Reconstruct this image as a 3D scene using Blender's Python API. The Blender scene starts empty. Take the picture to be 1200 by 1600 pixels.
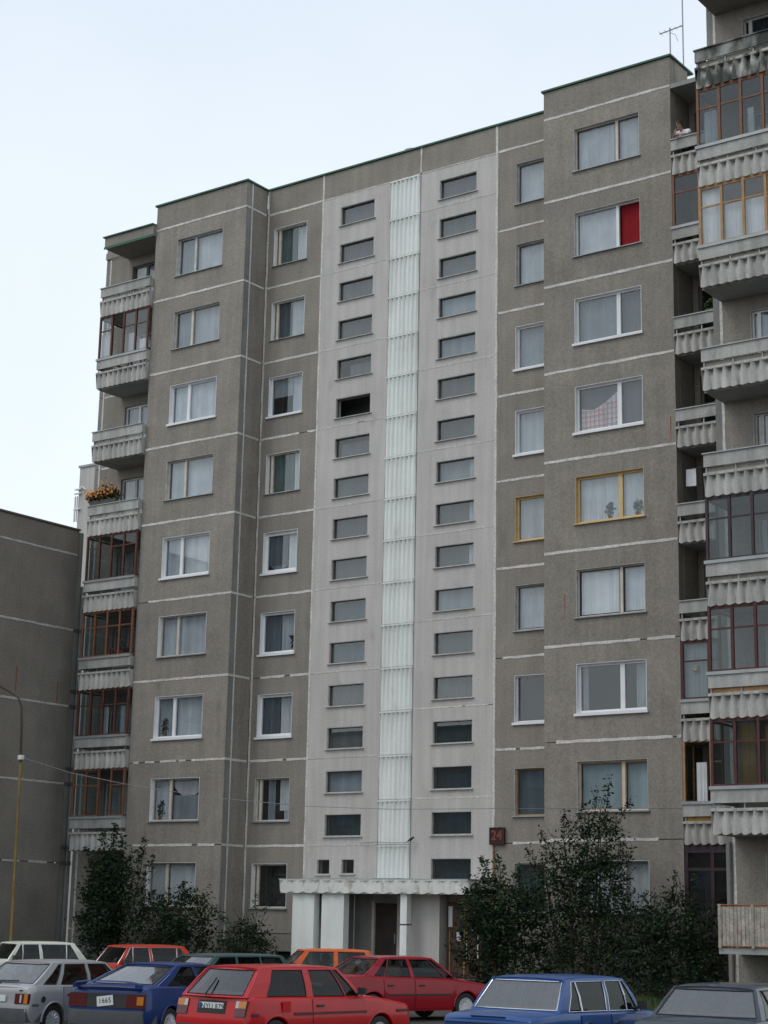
import bpy, bmesh, math, random
from mathutils import Vector, Matrix
random.seed(7)
D = bpy.data
S = bpy.context.scene
COL = S.collection
R = math.radians

# ------------------------------------------------------------------ camera
cam_d = D.cameras.new('camera'); cam = D.objects.new('camera', cam_d); COL.objects.link(cam)
F_PX, PITCH, YAW, ROLL = 2759.0, R(13.075), R(36.160), R(1.156)
CAM = Vector((29.046, -45.664, 2.098))
fw = Vector((-math.sin(YAW)*math.cos(PITCH), math.cos(YAW)*math.cos(PITCH), math.sin(PITCH)))
r0 = Vector((math.cos(YAW), math.sin(YAW), 0)); u0 = r0.cross(fw)
rt = r0*math.cos(ROLL) + u0*math.sin(ROLL); up = u0*math.cos(ROLL) - r0*math.sin(ROLL)
m3 = Matrix((rt, up, -fw)).transposed()
cam.matrix_world = Matrix.Translation(CAM) @ m3.to_4x4()
cam_d.sensor_fit = 'VERTICAL'; cam_d.sensor_height = 24.0; cam_d.sensor_width = 18.0
cam_d.lens = F_PX/1600*24.0
cam_d.clip_start = 0.2; cam_d.clip_end = 3000
S.camera = cam

# ------------------------------------------------------------------ world (overcast) and sun
SUN_EL, SUN_AZ = R(52), R(212)          # azimuth clockwise from +y : light from front left
w = D.worlds.new('World'); S.world = w; w.use_nodes = True
nt = w.node_tree; nt.nodes.clear()
out = nt.nodes.new('ShaderNodeOutputWorld'); bg = nt.nodes.new('ShaderNodeBackground')
sky = nt.nodes.new('ShaderNodeTexSky'); sky.sky_type = 'NISHITA'; sky.sun_disc = False
sky.sun_elevation = SUN_EL; sky.sun_rotation = SUN_AZ
sky.air_density = 1.0; sky.dust_density = 2.0
tc = nt.nodes.new('ShaderNodeTexCoord')
cn = nt.nodes.new('ShaderNodeTexNoise'); cn.inputs['Scale'].default_value = 1.7; cn.inputs['Detail'].default_value = 5
cn.inputs['Roughness'].default_value = .5
cr = nt.nodes.new('ShaderNodeValToRGB')
cr.color_ramp.elements[0].position = .36; cr.color_ramp.elements[0].color = (8.3, 9.2, 10.35, 1)
cr.color_ramp.elements[1].position = .66; cr.color_ramp.elements[1].color = (9.7, 10.6, 10.9, 1)
mx = nt.nodes.new('ShaderNodeMix'); mx.data_type = 'RGBA'; mx.inputs[0].default_value = .93
nt.links.new(tc.outputs['Generated'], cn.inputs['Vector'])
sx = nt.nodes.new('ShaderNodeSeparateXYZ'); nt.links.new(tc.outputs['Generated'], sx.inputs[0])
lo = nt.nodes.new('ShaderNodeMath'); lo.operation = 'MULTIPLY_ADD'; lo.inputs[1].default_value = -1.2; lo.inputs[2].default_value = .44   # paler toward the horizon
ad = nt.nodes.new('ShaderNodeMath'); ad.operation = 'ADD'
nt.links.new(sx.outputs['Z'], lo.inputs[0]); nt.links.new(lo.outputs[0], ad.inputs[0]); nt.links.new(cn.outputs['Fac'], ad.inputs[1])
nt.links.new(ad.outputs[0], cr.inputs['Fac'])
nt.links.new(sky.outputs['Color'], mx.inputs[6]); nt.links.new(cr.outputs['Color'], mx.inputs[7])
nt.links.new(mx.outputs[2], bg.inputs['Color']); bg.inputs['Strength'].default_value = .1
nt.links.new(bg.outputs[0], out.inputs[0])
sun_d = D.lights.new('sun', 'SUN'); sun_d.energy = .85; sun_d.angle = R(25); sun_d.color = (1, .97, .92)
sun = D.objects.new('sun', sun_d); COL.objects.link(sun)
sd = Vector((math.sin(SUN_AZ)*math.cos(SUN_EL), math.cos(SUN_AZ)*math.cos(SUN_EL), math.sin(SUN_EL)))
sun.rotation_euler = sd.to_track_quat('Z', 'Y').to_euler()
S.view_settings.view_transform = 'Standard'; S.view_settings.look = 'None'
S.view_settings.exposure = 0.0; S.view_settings.gamma = 1.0
try: S.view_settings.use_curve_mapping = False
except Exception: pass

# ------------------------------------------------------------------ materials
def mat(name, col, rough=.8, var=.18, scale=3.0, fine=0.0, fscale=30.0, bump=0.0, metal=0.0, coat=0.0,
        streak=0.0, world=True, pvar=0.0, spec=.4, tint=None, tint_amt=0.0, stain=None, stain_scale=1.2, stain_lo=.55, stain_hi=.75):
    m = D.materials.new(name); m.use_nodes = True
    n = m.node_tree.nodes; l = m.node_tree.links
    b = n['Principled BSDF']
    b.inputs['Roughness'].default_value = rough; b.inputs['Metallic'].default_value = metal
    b.inputs['Specular IOR Level'].default_value = spec
    if coat: b.inputs['Coat Weight'].default_value = coat; b.inputs['Coat Roughness'].default_value = .08
    if world:
        src = n.new('ShaderNodeNewGeometry').outputs['Position']
    else:
        src = n.new('ShaderNodeTexCoord').outputs['Object']
    def noise(sc, det=4, vec=None):
        t = n.new('ShaderNodeTexNoise'); t.inputs['Scale'].default_value = sc; t.inputs['Detail'].default_value = det
        l.new(vec if vec is not None else src, t.inputs['Vector']); return t.outputs['Fac']
    def ramp(fac, lo, hi, a=.3, c=.7):
        mr = n.new('ShaderNodeMapRange'); mr.inputs[1].default_value = a; mr.inputs[2].default_value = c
        mr.inputs[3].default_value = lo; mr.inputs[4].default_value = hi; l.new(fac, mr.inputs[0]); return mr.outputs[0]
    def mul(a, c):
        k = n.new('ShaderNodeMath'); k.operation = 'MULTIPLY'; l.new(a, k.inputs[0]); l.new(c, k.inputs[1]); return k.outputs[0]
    f = ramp(noise(scale), 1-var, 1+var)
    if fine: f = mul(f, ramp(noise(fscale, 2), 1-fine, 1+fine))
    if streak:
        mp = n.new('ShaderNodeMapping'); mp.inputs['Scale'].default_value = (2.6, 2.6, .16); l.new(src, mp.inputs['Vector'])
        f = mul(f, ramp(noise(1.6, 5, mp.outputs[0]), 1-streak, 1+streak*.5))
    if pvar: f = mul(f, ramp(n.new('ShaderNodeObjectInfo').outputs['Random'], 1-pvar, 1+pvar, 0, 1))
    cm = n.new('ShaderNodeMix'); cm.data_type = 'RGBA'; cm.blend_type = 'MULTIPLY'; cm.inputs[0].default_value = 1
    cm.inputs[6].default_value = (*col, 1); l.new(f, cm.inputs[7]); c_out = cm.outputs[2]
    if tint:
        k = n.new('ShaderNodeMix'); k.data_type = 'RGBA'; k.inputs[7].default_value = (*tint, 1)
        l.new(ramp(noise(scale*.6+.3), 0, tint_amt), k.inputs[0]); l.new(c_out, k.inputs[6]); c_out = k.outputs[2]
    if stain:
        mp = n.new('ShaderNodeMapping'); mp.inputs['Scale'].default_value = (1.6, 1.6, .7); l.new(src, mp.inputs['Vector'])
        k = n.new('ShaderNodeMix'); k.data_type = 'RGBA'; k.inputs[7].default_value = (*stain, 1)
        l.new(ramp(noise(stain_scale, 7, mp.outputs[0]), 0, .9, stain_lo, stain_hi), k.inputs[0]); l.new(c_out, k.inputs[6]); c_out = k.outputs[2]
    l.new(c_out, b.inputs['Base Color'])
    if bump:
        bp = n.new('ShaderNodeBump'); bp.inputs['Strength'].default_value = bump; bp.inputs['Distance'].default_value = .02
        l.new(noise(fscale, 3), bp.inputs['Height']); l.new(bp.outputs[0], b.inputs['Normal'])
    return m

def glass(name, tint=(.86, .9, .92), f0=.045, rough=.0, refl=1.0):
    """clear pane: transparent with a Schlick reflection that is the same on both faces of the pane"""
    m = D.materials.new(name); m.use_nodes = True; n = m.node_tree.nodes; l = m.node_tree.links; n.clear()
    o = n.new('ShaderNodeOutputMaterial'); mixs = n.new('ShaderNodeMixShader'); t = n.new('ShaderNodeBsdfTransparent')
    g = n.new('ShaderNodeBsdfGlossy'); g.inputs['Roughness'].default_value = rough
    lw = n.new('ShaderNodeLayerWeight'); lw.inputs['Blend'].default_value = .5
    pw = n.new('ShaderNodeMath'); pw.operation = 'POWER'; pw.inputs[1].default_value = 5
    ma = n.new('ShaderNodeMath'); ma.operation = 'MULTIPLY_ADD'; ma.inputs[1].default_value = (1-f0)*refl; ma.inputs[2].default_value = f0
    t.inputs['Color'].default_value = (*tint, 1)
    l.new(lw.outputs['Facing'], pw.inputs[0]); l.new(pw.outputs[0], ma.inputs[0]); l.new(ma.outputs[0], mixs.inputs[0])
    l.new(t.outputs[0], mixs.inputs[1]); l.new(g.outputs[0], mixs.inputs[2]); l.new(mixs.outputs[0], o.inputs[0]); return m

def curtain_mat(name, col, var=.25):
    m = mat(name, col, .9, .1, 2.0, streak=.22, pvar=.13)
    n = m.node_tree.nodes; l = m.node_tree.links; b = n['Principled BSDF']
    o = [x for x in n if x.type == 'OUTPUT_MATERIAL'][0]
    tr = n.new('ShaderNodeBsdfTranslucent'); tr.inputs['Color'].default_value = (*[c*.8 for c in col], 1)
    mxs = n.new('ShaderNodeMixShader'); mxs.inputs[0].default_value = .25
    l.new(b.outputs[0], mxs.inputs[1]); l.new(tr.outputs[0], mxs.inputs[2]); l.new(mxs.outputs[0], o.inputs[0]); return m

M = dict(
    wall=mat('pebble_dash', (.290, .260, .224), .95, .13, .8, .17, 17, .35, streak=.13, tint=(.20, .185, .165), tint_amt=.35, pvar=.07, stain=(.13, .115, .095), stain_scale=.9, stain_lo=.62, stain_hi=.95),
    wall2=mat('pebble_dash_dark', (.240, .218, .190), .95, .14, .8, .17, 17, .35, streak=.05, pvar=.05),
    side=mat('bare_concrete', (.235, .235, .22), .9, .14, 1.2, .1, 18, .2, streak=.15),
    stair=mat('stair_render', (.53, .505, .475), .9, .07, .6, .09, 20, .25, streak=.12, pvar=.03, stain=(.27, .25, .23), stain_scale=1.1, stain_lo=.62, stain_hi=.95),
    white=mat('white_paint_wall', (.765, .79, .755), .75, .06, .8, .05, 25, .1, streak=.10, pvar=.02, stain=(.42, .40, .36), stain_scale=1.4, stain_lo=.62, stain_hi=.95),
    canopy=mat('canopy_paint', (.70, .70, .66), .8, .1, 1.5, .06, 20, .1, stain=(.20, .14, .07), stain_scale=2.6, stain_lo=.56, stain_hi=.8),
    flute=mat('fluted_concrete', (.47, .455, .425), .9, .12, 1.4, .1, 25, .2, streak=.25, pvar=.07, stain=(.16, .155, .14), stain_scale=1.6, stain_lo=.56, stain_hi=.85),
    flute_moss=mat('fluted_mossy', (.50, .49, .45), .9, .15, 1.4, .1, 25, .2, stain=(.03, .035, .028), stain_scale=1.7, stain_lo=.40, stain_hi=.56),
    board=mat('rail_board', (.42, .415, .39), .85, .14, 1.4, .08, 20, .1, streak=.25, pvar=.12, stain=(.14, .14, .12), stain_scale=1.7, stain_lo=.56, stain_hi=.85),
    board_moss=mat('rail_board_mossy', (.30, .31, .29), .9, .2, 1.6, .1, 20, .1, stain=(.02, .024, .02), stain_scale=1.3, stain_lo=.30, stain_hi=.52),
    slab=mat('slab_concrete', (.30, .31, .29), .9, .12, 1.2, .1, 20, .1),
    seal=mat('sealant', (.60, .585, .54), .8, .15, 2.2, .2, 14),
    seal_grey=mat('sealant_grey', (.52, .50, .47), .85, .15, 2.0, .2, 14),
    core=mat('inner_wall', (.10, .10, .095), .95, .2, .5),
    green=mat('green_flashing', (.028, .11, .066), .5, .2, 2.0),
    tin=mat('zinc_flashing', (.36, .38, .38), .45, .15, 2.0, metal=.3),
    f_grey=mat('frame_old_paint', (.52, .505, .48), .7, .2, 4.0, .1, 40),
    f_white=mat('frame_white', (.80, .81, .82), .4, .04, 3.0),
    f_cream=mat('frame_cream', (.60, .54, .46), .6, .12, 4.0),
    f_yellow=mat('frame_yellow', (.63, .46, .225), .55, .1, 4.0),
    f_wood=mat('frame_wood', (.38, .22, .10), .6, .2, 6.0, .15, 40),
    f_orange=mat('frame_orange_brown', (.19, .082, .045), .6, .2, 6.0, .1, 40),
    f_red=mat('frame_dark_red', (.085, .024, .024), .5, .2, 5.0),
    f_rust=mat('frame_red_brown', (.105, .040, .028), .6, .22, 5.0),
    f_purple=mat('frame_purple_brown', (.045, .026, .032), .5, .2, 5.0),
    f_dark=mat('frame_dark', (.12, .11, .105), .6, .2, 5.0),
    c_sheer=curtain_mat('curtain_sheer', (.70, .73, .77)),
    c_white=curtain_mat('curtain_white', (.90, .91, .92)),
    c_dim=curtain_mat('curtain_dim', (.38, .42, .46)),
    c_grey=curtain_mat('blind_grey', (.165, .178, .18)),
    c_blue=curtain_mat('curtain_slate_blue', (.15, .185, .215)),
    c_teal=curtain_mat('curtain_teal', (.035, .062, .07)),
    c_green=curtain_mat('curtain_green', (.12, .17, .16)),
    c_pale=curtain_mat('blind_pale', (.52, .62, .64)),
    c_blueg=curtain_mat('blind_blue_grey', (.13, .18, .20)),
    c_red=curtain_mat('curtain_red', (.34, .012, .022)),
    c_tan=curtain_mat('curtain_tan', (.40, .24, .10)),
    c_check=curtain_mat('cloth_white_checked', (.86, .85, .85)),
    stripe=mat('cloth_pink_stripe', (.60, .22, .20), .9, .1, 6.0),
    glass=glass('window_glass', (.93, .95, .96), .075),
    glass_old=glass('loggia_glass', (.76, .80, .81), .06, .01),
    car_glass=glass('car_glass', (.46, .50, .50), .032),
    rear_glass=glass('car_rear_glass', (.78, .80, .81), .09, .015),
    rear_pale=glass('car_rear_glass_reflective', (.74, .76, .78), .15, .03),  # reflectance raised so these panes mirror more of the pale sky
    asphalt=mat('asphalt', (.062, .062, .060), .9, .22, .35, .3, 22, .3),
    soil=mat('soil', (.045, .042, .03), .95, .25, 1.0, .3, 18, .4),
    grass=mat('grass_blades', (.062, .105, .026), .8, .3, 1.2),
    kerb=mat('kerb_stone', (.28, .27, .255), .9, .15, 2.0, .15, 25, .2),
    paving=mat('paving', (.22, .215, .20), .9, .15, 1.2, .15, 25, .2),
    leaf1=mat('leaf_dark', (.013, .024, .014), .7, .3, 2.0, spec=.12),
    leaf2=mat('leaf_mid', (.021, .038, .018), .7, .3, 2.0, spec=.12),
    leaf3=mat('leaf_light', (.045, .078, .024), .7, .3, 2.0, spec=.15),
    bark=mat('bark', (.06, .048, .036), .9, .3, 6.0, .2, 30),
    door=mat('door_paint', (.045, .032, .03), .55, .25, 2.0),
    door2=mat('door_brown', (.085, .042, .026), .5, .25, 2.5),
    paper=mat('paper', (.72, .73, .74), .8, .06, 8.0),
    rust=mat('rust', (.26, .10, .04), .9, .35, 8.0),
    rail_paint=mat('rail_slat_paint', (.37, .335, .285), .85, .25, 5.0, .2, 20, pvar=.15, stain=(.17, .08, .045), stain_scale=4, stain_lo=.58, stain_hi=.8),
    pole=mat('pole_yellow', (.27, .185, .06), .7, .2, 2.5, stain=(.10, .065, .035), stain_scale=1.0),
    pole_dark=mat('pole_brown', (.055, .040, .026), .6, .2, 2.5),
    steel=mat('steel', (.30, .31, .32), .45, .15, 5.0, metal=.6),
    wire=mat('wire', (.22, .23, .25), .6, .1, 2.0),
    sign=mat('sign_maroon', (.040, .012, .013), .5, .25, 6.0),
    sign_ink=mat('sign_number', (.21, .05, .035), .6, .2, 20.0),
    skin=mat('skin', (.42, .24, .17), .6, .08, 12.0),
    hair=mat('hair', (.03, .02, .015), .7, .2, 30.0),
    shirt=mat('shirt_white', (.78, .79, .82), .85, .06, 8.0),
    trousers=mat('trousers', (.05, .055, .08), .85, .1, 8.0),
    flower_o=mat('flower_orange', (.62, .22, .03), .7, .3, 6.0),
    flower_p=mat('flower_pink', (.62, .07, .16), .7, .2, 6.0),
    feather=mat('feather_black', (.015, .015, .02), .6, .2, 20.0),
    ochre=mat('ochre_board', (.36, .21, .06), .7, .2, 4.0),
    black=mat('black_rubber', (.015, .015, .016), .6, .15, 10.0),
    plastic=mat('dark_plastic', (.028, .028, .030), .5, .15, 8.0),
    chrome=mat('chrome', (.72, .72, .73), .22, .05, 8.0, metal=1.0),
    plate=mat('plate_white', (.66, .68, .68), .5, .05, 12.0),
    plate_blue=mat('plate_blue', (.02, .06, .28), .5, .05, 12.0),
    ink=mat('ink', (.02, .02, .02), .6, .05, 12.0),
    amber=mat('lens_amber', (.48, .17, .015), .25, .06, 12.0, coat=.5),
    redlens=mat('lens_red', (.085, .010, .010), .25, .1, 12.0, coat=.5),
    clear=mat('lens_clear', (.42, .43, .44), .25, .06, 12.0, coat=.5),
    hubcap=mat('hubcap_silver', (.62, .63, .64), .4, .06, 8.0, metal=.4),
    seat=mat('seat_fabric', (.11, .105, .11), .9, .2, 8.0),
    seat_red=mat('seat_fabric_red', (.26, .05, .03), .9, .2, 8.0),
    bumper_grey=mat('bumper_grey', (.075, .08, .085), .55, .12, 6.0),
)
def paint(name, col, rough=.36): return mat(name, col, rough, .07, 2.0, .05, 40, coat=.45, world=False, spec=.25)
P_RED = paint('paint_bright_red', (.44, .003, .006)); P_BLUE = paint('paint_blue', (.004, .026, .14))
P_SILVER = mat('paint_silver_grey', (.38, .38, .385), .36, .05, 2.0, metal=.35, coat=.15, world=False)
P_LBLUE = paint('paint_mid_blue', (.006, .056, .21)); P_CRIM = paint('paint_crimson', (.29, .004, .013))
P_ORANGE = paint('paint_orange', (.66, .10, .008)); P_RO = paint('paint_red_orange', (.52, .035, .010))
P_CREAM = paint('paint_cream', (.66, .67, .57)); P_TEAL = paint('paint_teal_grey', (.05, .095, .095))
P_NAVY = paint('paint_grey_navy', (.030, .042, .060))

# ------------------------------------------------------------------ mesh builder
def empty(name, loc=(0, 0, 0), rz=0.0, label=None, cat=None, group=None):
    o = D.objects.new(name, None); o.empty_display_size = .3; COL.objects.link(o)
    o.location = loc; o.rotation_euler = (0, 0, rz)
    if label: o['label'] = label
    if cat: o['category'] = cat
    if group: o['group'] = group
    return o
def tag(o, label=None, cat=None, group=None, kind=None):
    if label: o['label'] = label
    if cat: o['category'] = cat
    if group: o['group'] = group
    if kind: o['kind'] = kind
    return o

class MB:
    def __init__(s): s.v = []; s.f = []; s.mi = []; s.cur = 0
    def face(s, *pts):
        b = len(s.v); s.v += [tuple(p) for p in pts]; s.f.append(tuple(range(b, b+len(pts)))); s.mi.append(s.cur); return s
    def hexa(s, a, b):      # a: 4 outer points in order, b: 4 inner points
        n = len(s.v); s.v += [tuple(p) for p in a] + [tuple(p) for p in b]
        for f in ((0, 1, 2, 3), (7, 6, 5, 4), (0, 4, 5, 1), (1, 5, 6, 2), (2, 6, 7, 3), (3, 7, 4, 0)):
            s.f.append(tuple(n+i for i in f)); s.mi.append(s.cur)
        return s
    def box(s, x0, x1, y0, y1, z0, z1):
        return s.hexa([(x0, y0, z0), (x1, y0, z0), (x1, y0, z1), (x0, y0, z1)], [(x0, y1, z0), (x1, y1, z0), (x1, y1, z1), (x0, y1, z1)])
    def grid(s, rows, closed=False):
        n = len(s.v); nr, nc = len(rows), len(rows[0])
        for r in rows: s.v += [tuple(p) for p in r]
        for i in range(nr-1):
            for j in range(nc if closed else nc-1):
                k = (j+1) % nc
                s.f.append((n+i*nc+j, n+i*nc+k, n+(i+1)*nc+k, n+(i+1)*nc+j)); s.mi.append(s.cur)
        return s
    def tube(s, path, r, n=6, caps=True):
        path = [Vector(p) for p in path]; rows = []
        for i, p in enumerate(path):
            d = (path[min(i+1, len(path)-1)] - path[max(i-1, 0)])
            d = d.normalized() if d.length > 1e-9 else Vector((0, 0, 1))
            a = d.cross(Vector((0, 0, 1)));
            if a.length < .05: a = d.cross(Vector((1, 0, 0)))
            a.normalize(); b = d.cross(a); rr = r[i] if isinstance(r, (list, tuple)) else r
            rows.append([p + a*rr*math.cos(2*math.pi*k/n) + b*rr*math.sin(2*math.pi*k/n) for k in range(n)])
        s.grid(rows, True)
        if caps: s.face(*rows[0][::-1]); s.face(*rows[-1])
        return s
    def lathe(s, prof, n=20, axis='y'):   # prof: (r, h) ; axis along y
        rows = []
        for r_, h in prof:
            rows.append([(r_*math.cos(2*math.pi*k/n), h, r_*math.sin(2*math.pi*k/n)) for k in range(n)])
        return s.grid(rows, True)
    def mesh(s, name, mats, smooth=None):
        me = D.meshes.new(name); me.from_pydata(s.v, [], s.f)
        for m in (mats if isinstance(mats, (list, tuple)) else [mats]): me.materials.append(m)
        if any(s.mi): me.polygons.foreach_set('material_index', s.mi)
        bm = bmesh.new(); bm.from_mesh(me)
        bmesh.ops.remove_doubles(bm, verts=bm.verts, dist=1e-5)
        bmesh.ops.recalc_face_normals(bm, faces=bm.faces) if smooth is not None else None
        if smooth is not None:
            for f in bm.faces: f.smooth = True
            for e in bm.edges: e.smooth = (len(e.link_faces) == 2 and e.calc_face_angle(3.0) < R(smooth))
        bm.to_mesh(me); bm.free(); me.update(); return me
    def obj(s, name, mats, parent=None, loc=(0, 0, 0), smooth=None):
        return link(name, s.mesh(name, mats, smooth), parent, loc)
WL = {}
def link(name, me, parent=None, loc=(0, 0, 0)):
    """place a mesh at world location loc when the parent is an unrotated empty, local when parent is a part"""
    o = D.objects.new(name, me); COL.objects.link(o)
    if parent is not None:
        o.parent = parent
        o.location = Vector(loc) - (parent.location if parent.type == 'EMPTY' and parent.get('wl') else Vector((0, 0, 0)))
    else: o.location = loc
    return o
def building(name, loc, label, cat='apartment building', group=None):
    e = empty(name, loc, 0, label, cat, group); e['wl'] = 1; return e
CACHE = {}
def cached(key, fn):
    if key not in CACHE: CACHE[key] = fn()
    return CACHE[key]

# ------------------------------------------------------------------ ground
def ground_z(x, y):
    t = min(1, max(0, (x-3.0)/7.0)); q = min(1, max(0, (-13.5-y)/5)); return -.10*(1-t*t*(3-2*t))*q*q*(3-2*q)
g = MB(); gx = [-700, -60, -20]+[-10+i for i in range(24)]+[30, 60, 700]
g.grid([[(x, y, ground_z(x, y)) for x in gx] for y in [-700, -60, -30, -24]+[-19+.5*i for i in range(13)]+[-10, 20, 700]])
tag(g.obj('ground', M['asphalt'], smooth=60), kind='structure')
KY = -6.6                                                   # kerb line in front of the planted strip
g = MB(); g.box(-17.9, 30, KY+.14, -.02, -.2, .09); tag(g.obj('planted_strip', M['soil']), kind='structure')
kerb = empty('kerb', (-17.9, KY, 0)); kerb['kind'] = 'structure'; kerb['wl'] = 1
def kerb_mesh():
    k = MB(); a = [(0, 0, -.18), (.985, 0, -.18), (.985, .02, .12), (0, .02, .12)]
    k.hexa(a, [(0, .13, -.18), (.985, .13, -.18), (.985, .13, .12), (0, .13, .12)]); return k.mesh('kerb_stone', M['kerb'])
for i in range(46):
    link('kerb_stone', cached('kerb', kerb_mesh), kerb, (-17.9+i, KY+random.uniform(-.006, .006), random.uniform(-.004, .004)))
p = MB(); p.box(-4.9, .4, KY+.15, -1.7, .09, .13); tag(p.obj('path', M['paving']), kind='structure')
gr = MB()
for i in range(15000):
    x = random.uniform(2.6, 16) if i > 3000 else random.uniform(-17, -5); y = random.uniform(KY+.2, -3.2 if i > 3000 else -1.5)
    h = random.uniform(.12, .42); a = random.uniform(0, 6.28); b = .014; l = random.uniform(-.10, .10)
    gr.face((x-b*math.cos(a), y-b*math.sin(a), .085), (x+b*math.cos(a), y+b*math.sin(a), .085), (x+l, y+l*.6, .085+h))
tag(gr.obj('grass', M['grass']), 'unmown green grass along the planted strip before the building', 'grass', kind='stuff')

# ------------------------------------------------------------------ facade pieces
H = 2.8
def J(k): return 4.47 + H*(k-1)            # top of storey k
def panel_mesh(wd, ht, holes=(), t=.3, mt='wall', rd=.3):
    """wall panel, local x 0..wd, z 0..ht, front at y=0, thickness t, with openings"""
    b = MB(); xs = sorted({0, wd, *[h[0] for h in holes], *[h[1] for h in holes]}); zs = sorted({0, ht, *[h[2] for h in holes], *[h[3] for h in holes]})
    def inside(x, z): return any(h[0] < x < h[1] and h[2] < z < h[3] for h in holes)
    for i in range(len(xs)-1):
        for j in range(len(zs)-1):
            if not inside((xs[i]+xs[i+1])/2, (zs[j]+zs[j+1])/2):
                b.face((xs[i], 0, zs[j]), (xs[i+1], 0, zs[j]), (xs[i+1], 0, zs[j+1]), (xs[i], 0, zs[j+1]))
                b.face((xs[i], t, zs[j+1]), (xs[i+1], t, zs[j+1]), (xs[i+1], t, zs[j]), (xs[i], t, zs[j]))
    def ring(x0, x1, z0, z1, inv):
        q = [(x0, z0), (x1, z0), (x1, z1), (x0, z1)]
        for i in range(4):
            a, c = q[i], q[(i+1) % 4]
            f = [(a[0], 0, a[1]), (a[0], t, a[1]), (c[0], t, c[1]), (c[0], 0, c[1])]
            b.face(*(f if not inv else f[::-1]))
    ring(0, wd, 0, ht, False)
    for h in holes: ring(*h, True)
    return b.mesh('wall_panel', M[mt])
G = .012      # half joint gap
def panel(par, x0, x1, z0, z1, y, holes=(), mt='wall', t=.3, name='wall_panel'):
    hs = tuple((round(h[0]-x0-G, 4), round(h[1]-x0-G, 4), round(h[2]-z0-G, 4), round(h[3]-z0-G, 4)) for h in holes)
    key = ('p', round(x1-x0, 3), round(z1-z0, 3), hs, mt, t)
    me = cached(key, lambda: panel_mesh(x1-x0-2*G, z1-z0-2*G, hs, t, mt))
    return link(name, me, par, (x0+G, y, z0+G))
def side_panel(par, x, y0, y1, z0, z1, face=1, t=.25, mt='wall'):
    """wall panel facing +x (face=1) or -x"""
    b = MB(); b.box(0, t, 0, y1-y0-2*G, 0, z1-z0-2*G)
    me = cached(('s', round(y1-y0, 3), round(z1-z0, 3), t, mt), lambda: b.mesh('wall_panel', M[mt]))
    return link('wall_panel', me, par, ((x-t) if face > 0 else x, y0+G, z0+G))
def seal_h(par, x0, x1, y, z, spans=((0, 1),), hw=.042, mt='seal', yd=.010):
    b = MB()
    for a, c in spans:
        n = max(2, int((x1-x0)*(c-a)/.22)); top = []; bot = []
        for i in range(n+1):
            x = x0+(x1-x0)*(a+(c-a)*i/n)
            top.append((x, z+hw*random.uniform(.75, 1.25))); bot.append((x, z-hw*random.uniform(.75, 1.25)))
        rows = [[(p[0], y+.004, p[1]) for p in top], [(p[0], y-yd, p[1]-.008) for p in top], [(p[0], y-yd, p[1]+.008) for p in bot], [(p[0], y+.004, p[1]) for p in bot]]
        b.grid([r[::-1] for r in rows])
    o = b.obj('joint_sealant', M[mt], par); o.location = -par.location; return o
def seal_v(par, x, y, z0, z1, hw=.035, mt='seal', axis='x'):
    b = MB(); n = int((z1-z0)/.4); rows = []
    for i in range(n+1):
        z = z0+(z1-z0)*i/n; a = hw*random.uniform(.75, 1.2); c = hw*random.uniform(.75, 1.2)
        if axis == 'x': rows.append([(x-a, y+.004, z), (x-a+.008, y-.010, z), (x+c-.008, y-.010, z), (x+c, y+.004, z)])
        else: rows.append([(x-.004, y-a, z), (x+.010, y-a+.008, z), (x+.010, y+c-.008, z), (x-.004, y+c, z)])
    b.grid(rows); o = b.obj('joint_sealant', M[mt], par); o.location = -par.location; return o

# ------------------------------------------------------------------ windows
def fold_sheet(wd, ht, amp=.018, pitch=.11, swag=None, seed=0):
    """hanging curtain, local x 0..wd, z 0..ht; swag(x)->bottom z or (bottom, top)"""
    rnd = random.Random(seed); n = max(6, int(wd/pitch*4)); cols = []
    ph = rnd.uniform(0, 6)
    for i in range(n+1):
        x = wd*i/n; y = amp*math.sin(2*math.pi*x/pitch+ph+.6*math.sin(3*x))
        zb, zt = (0, ht) if swag is None else swag(x/wd)
        cols.append((x, y, zb, zt))
    b = MB(); rows = []
    for j in range(4): rows.append([(x, y*(.35+.65*(1-j/3)), zb+(zt-zb)*j/3) for x, y, zb, zt in cols])
    return b.grid(rows)
def frame_mesh(wd, ht, mull, fwid, mt, trans=None, sash=True):
    b = MB(); d0, d1 = 0, .07
    b.box(0, fwid, d0, d1, 0, ht); b.box(wd-fwid, wd, d0, d1, 0, ht); b.box(fwid, wd-fwid, d0, d1, 0, fwid); b.box(fwid, wd-fwid, d0, d1, ht-fwid, ht)
    for mxx in mull: b.box(mxx-fwid*.85, mxx+fwid*.85, d0-.006, d1, fwid, ht-fwid)
    if trans: b.box(fwid, wd-fwid, d0+.01, d1-.01, ht*trans-.025, ht*trans+.025)
    return b.mesh('window', M[mt])
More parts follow.
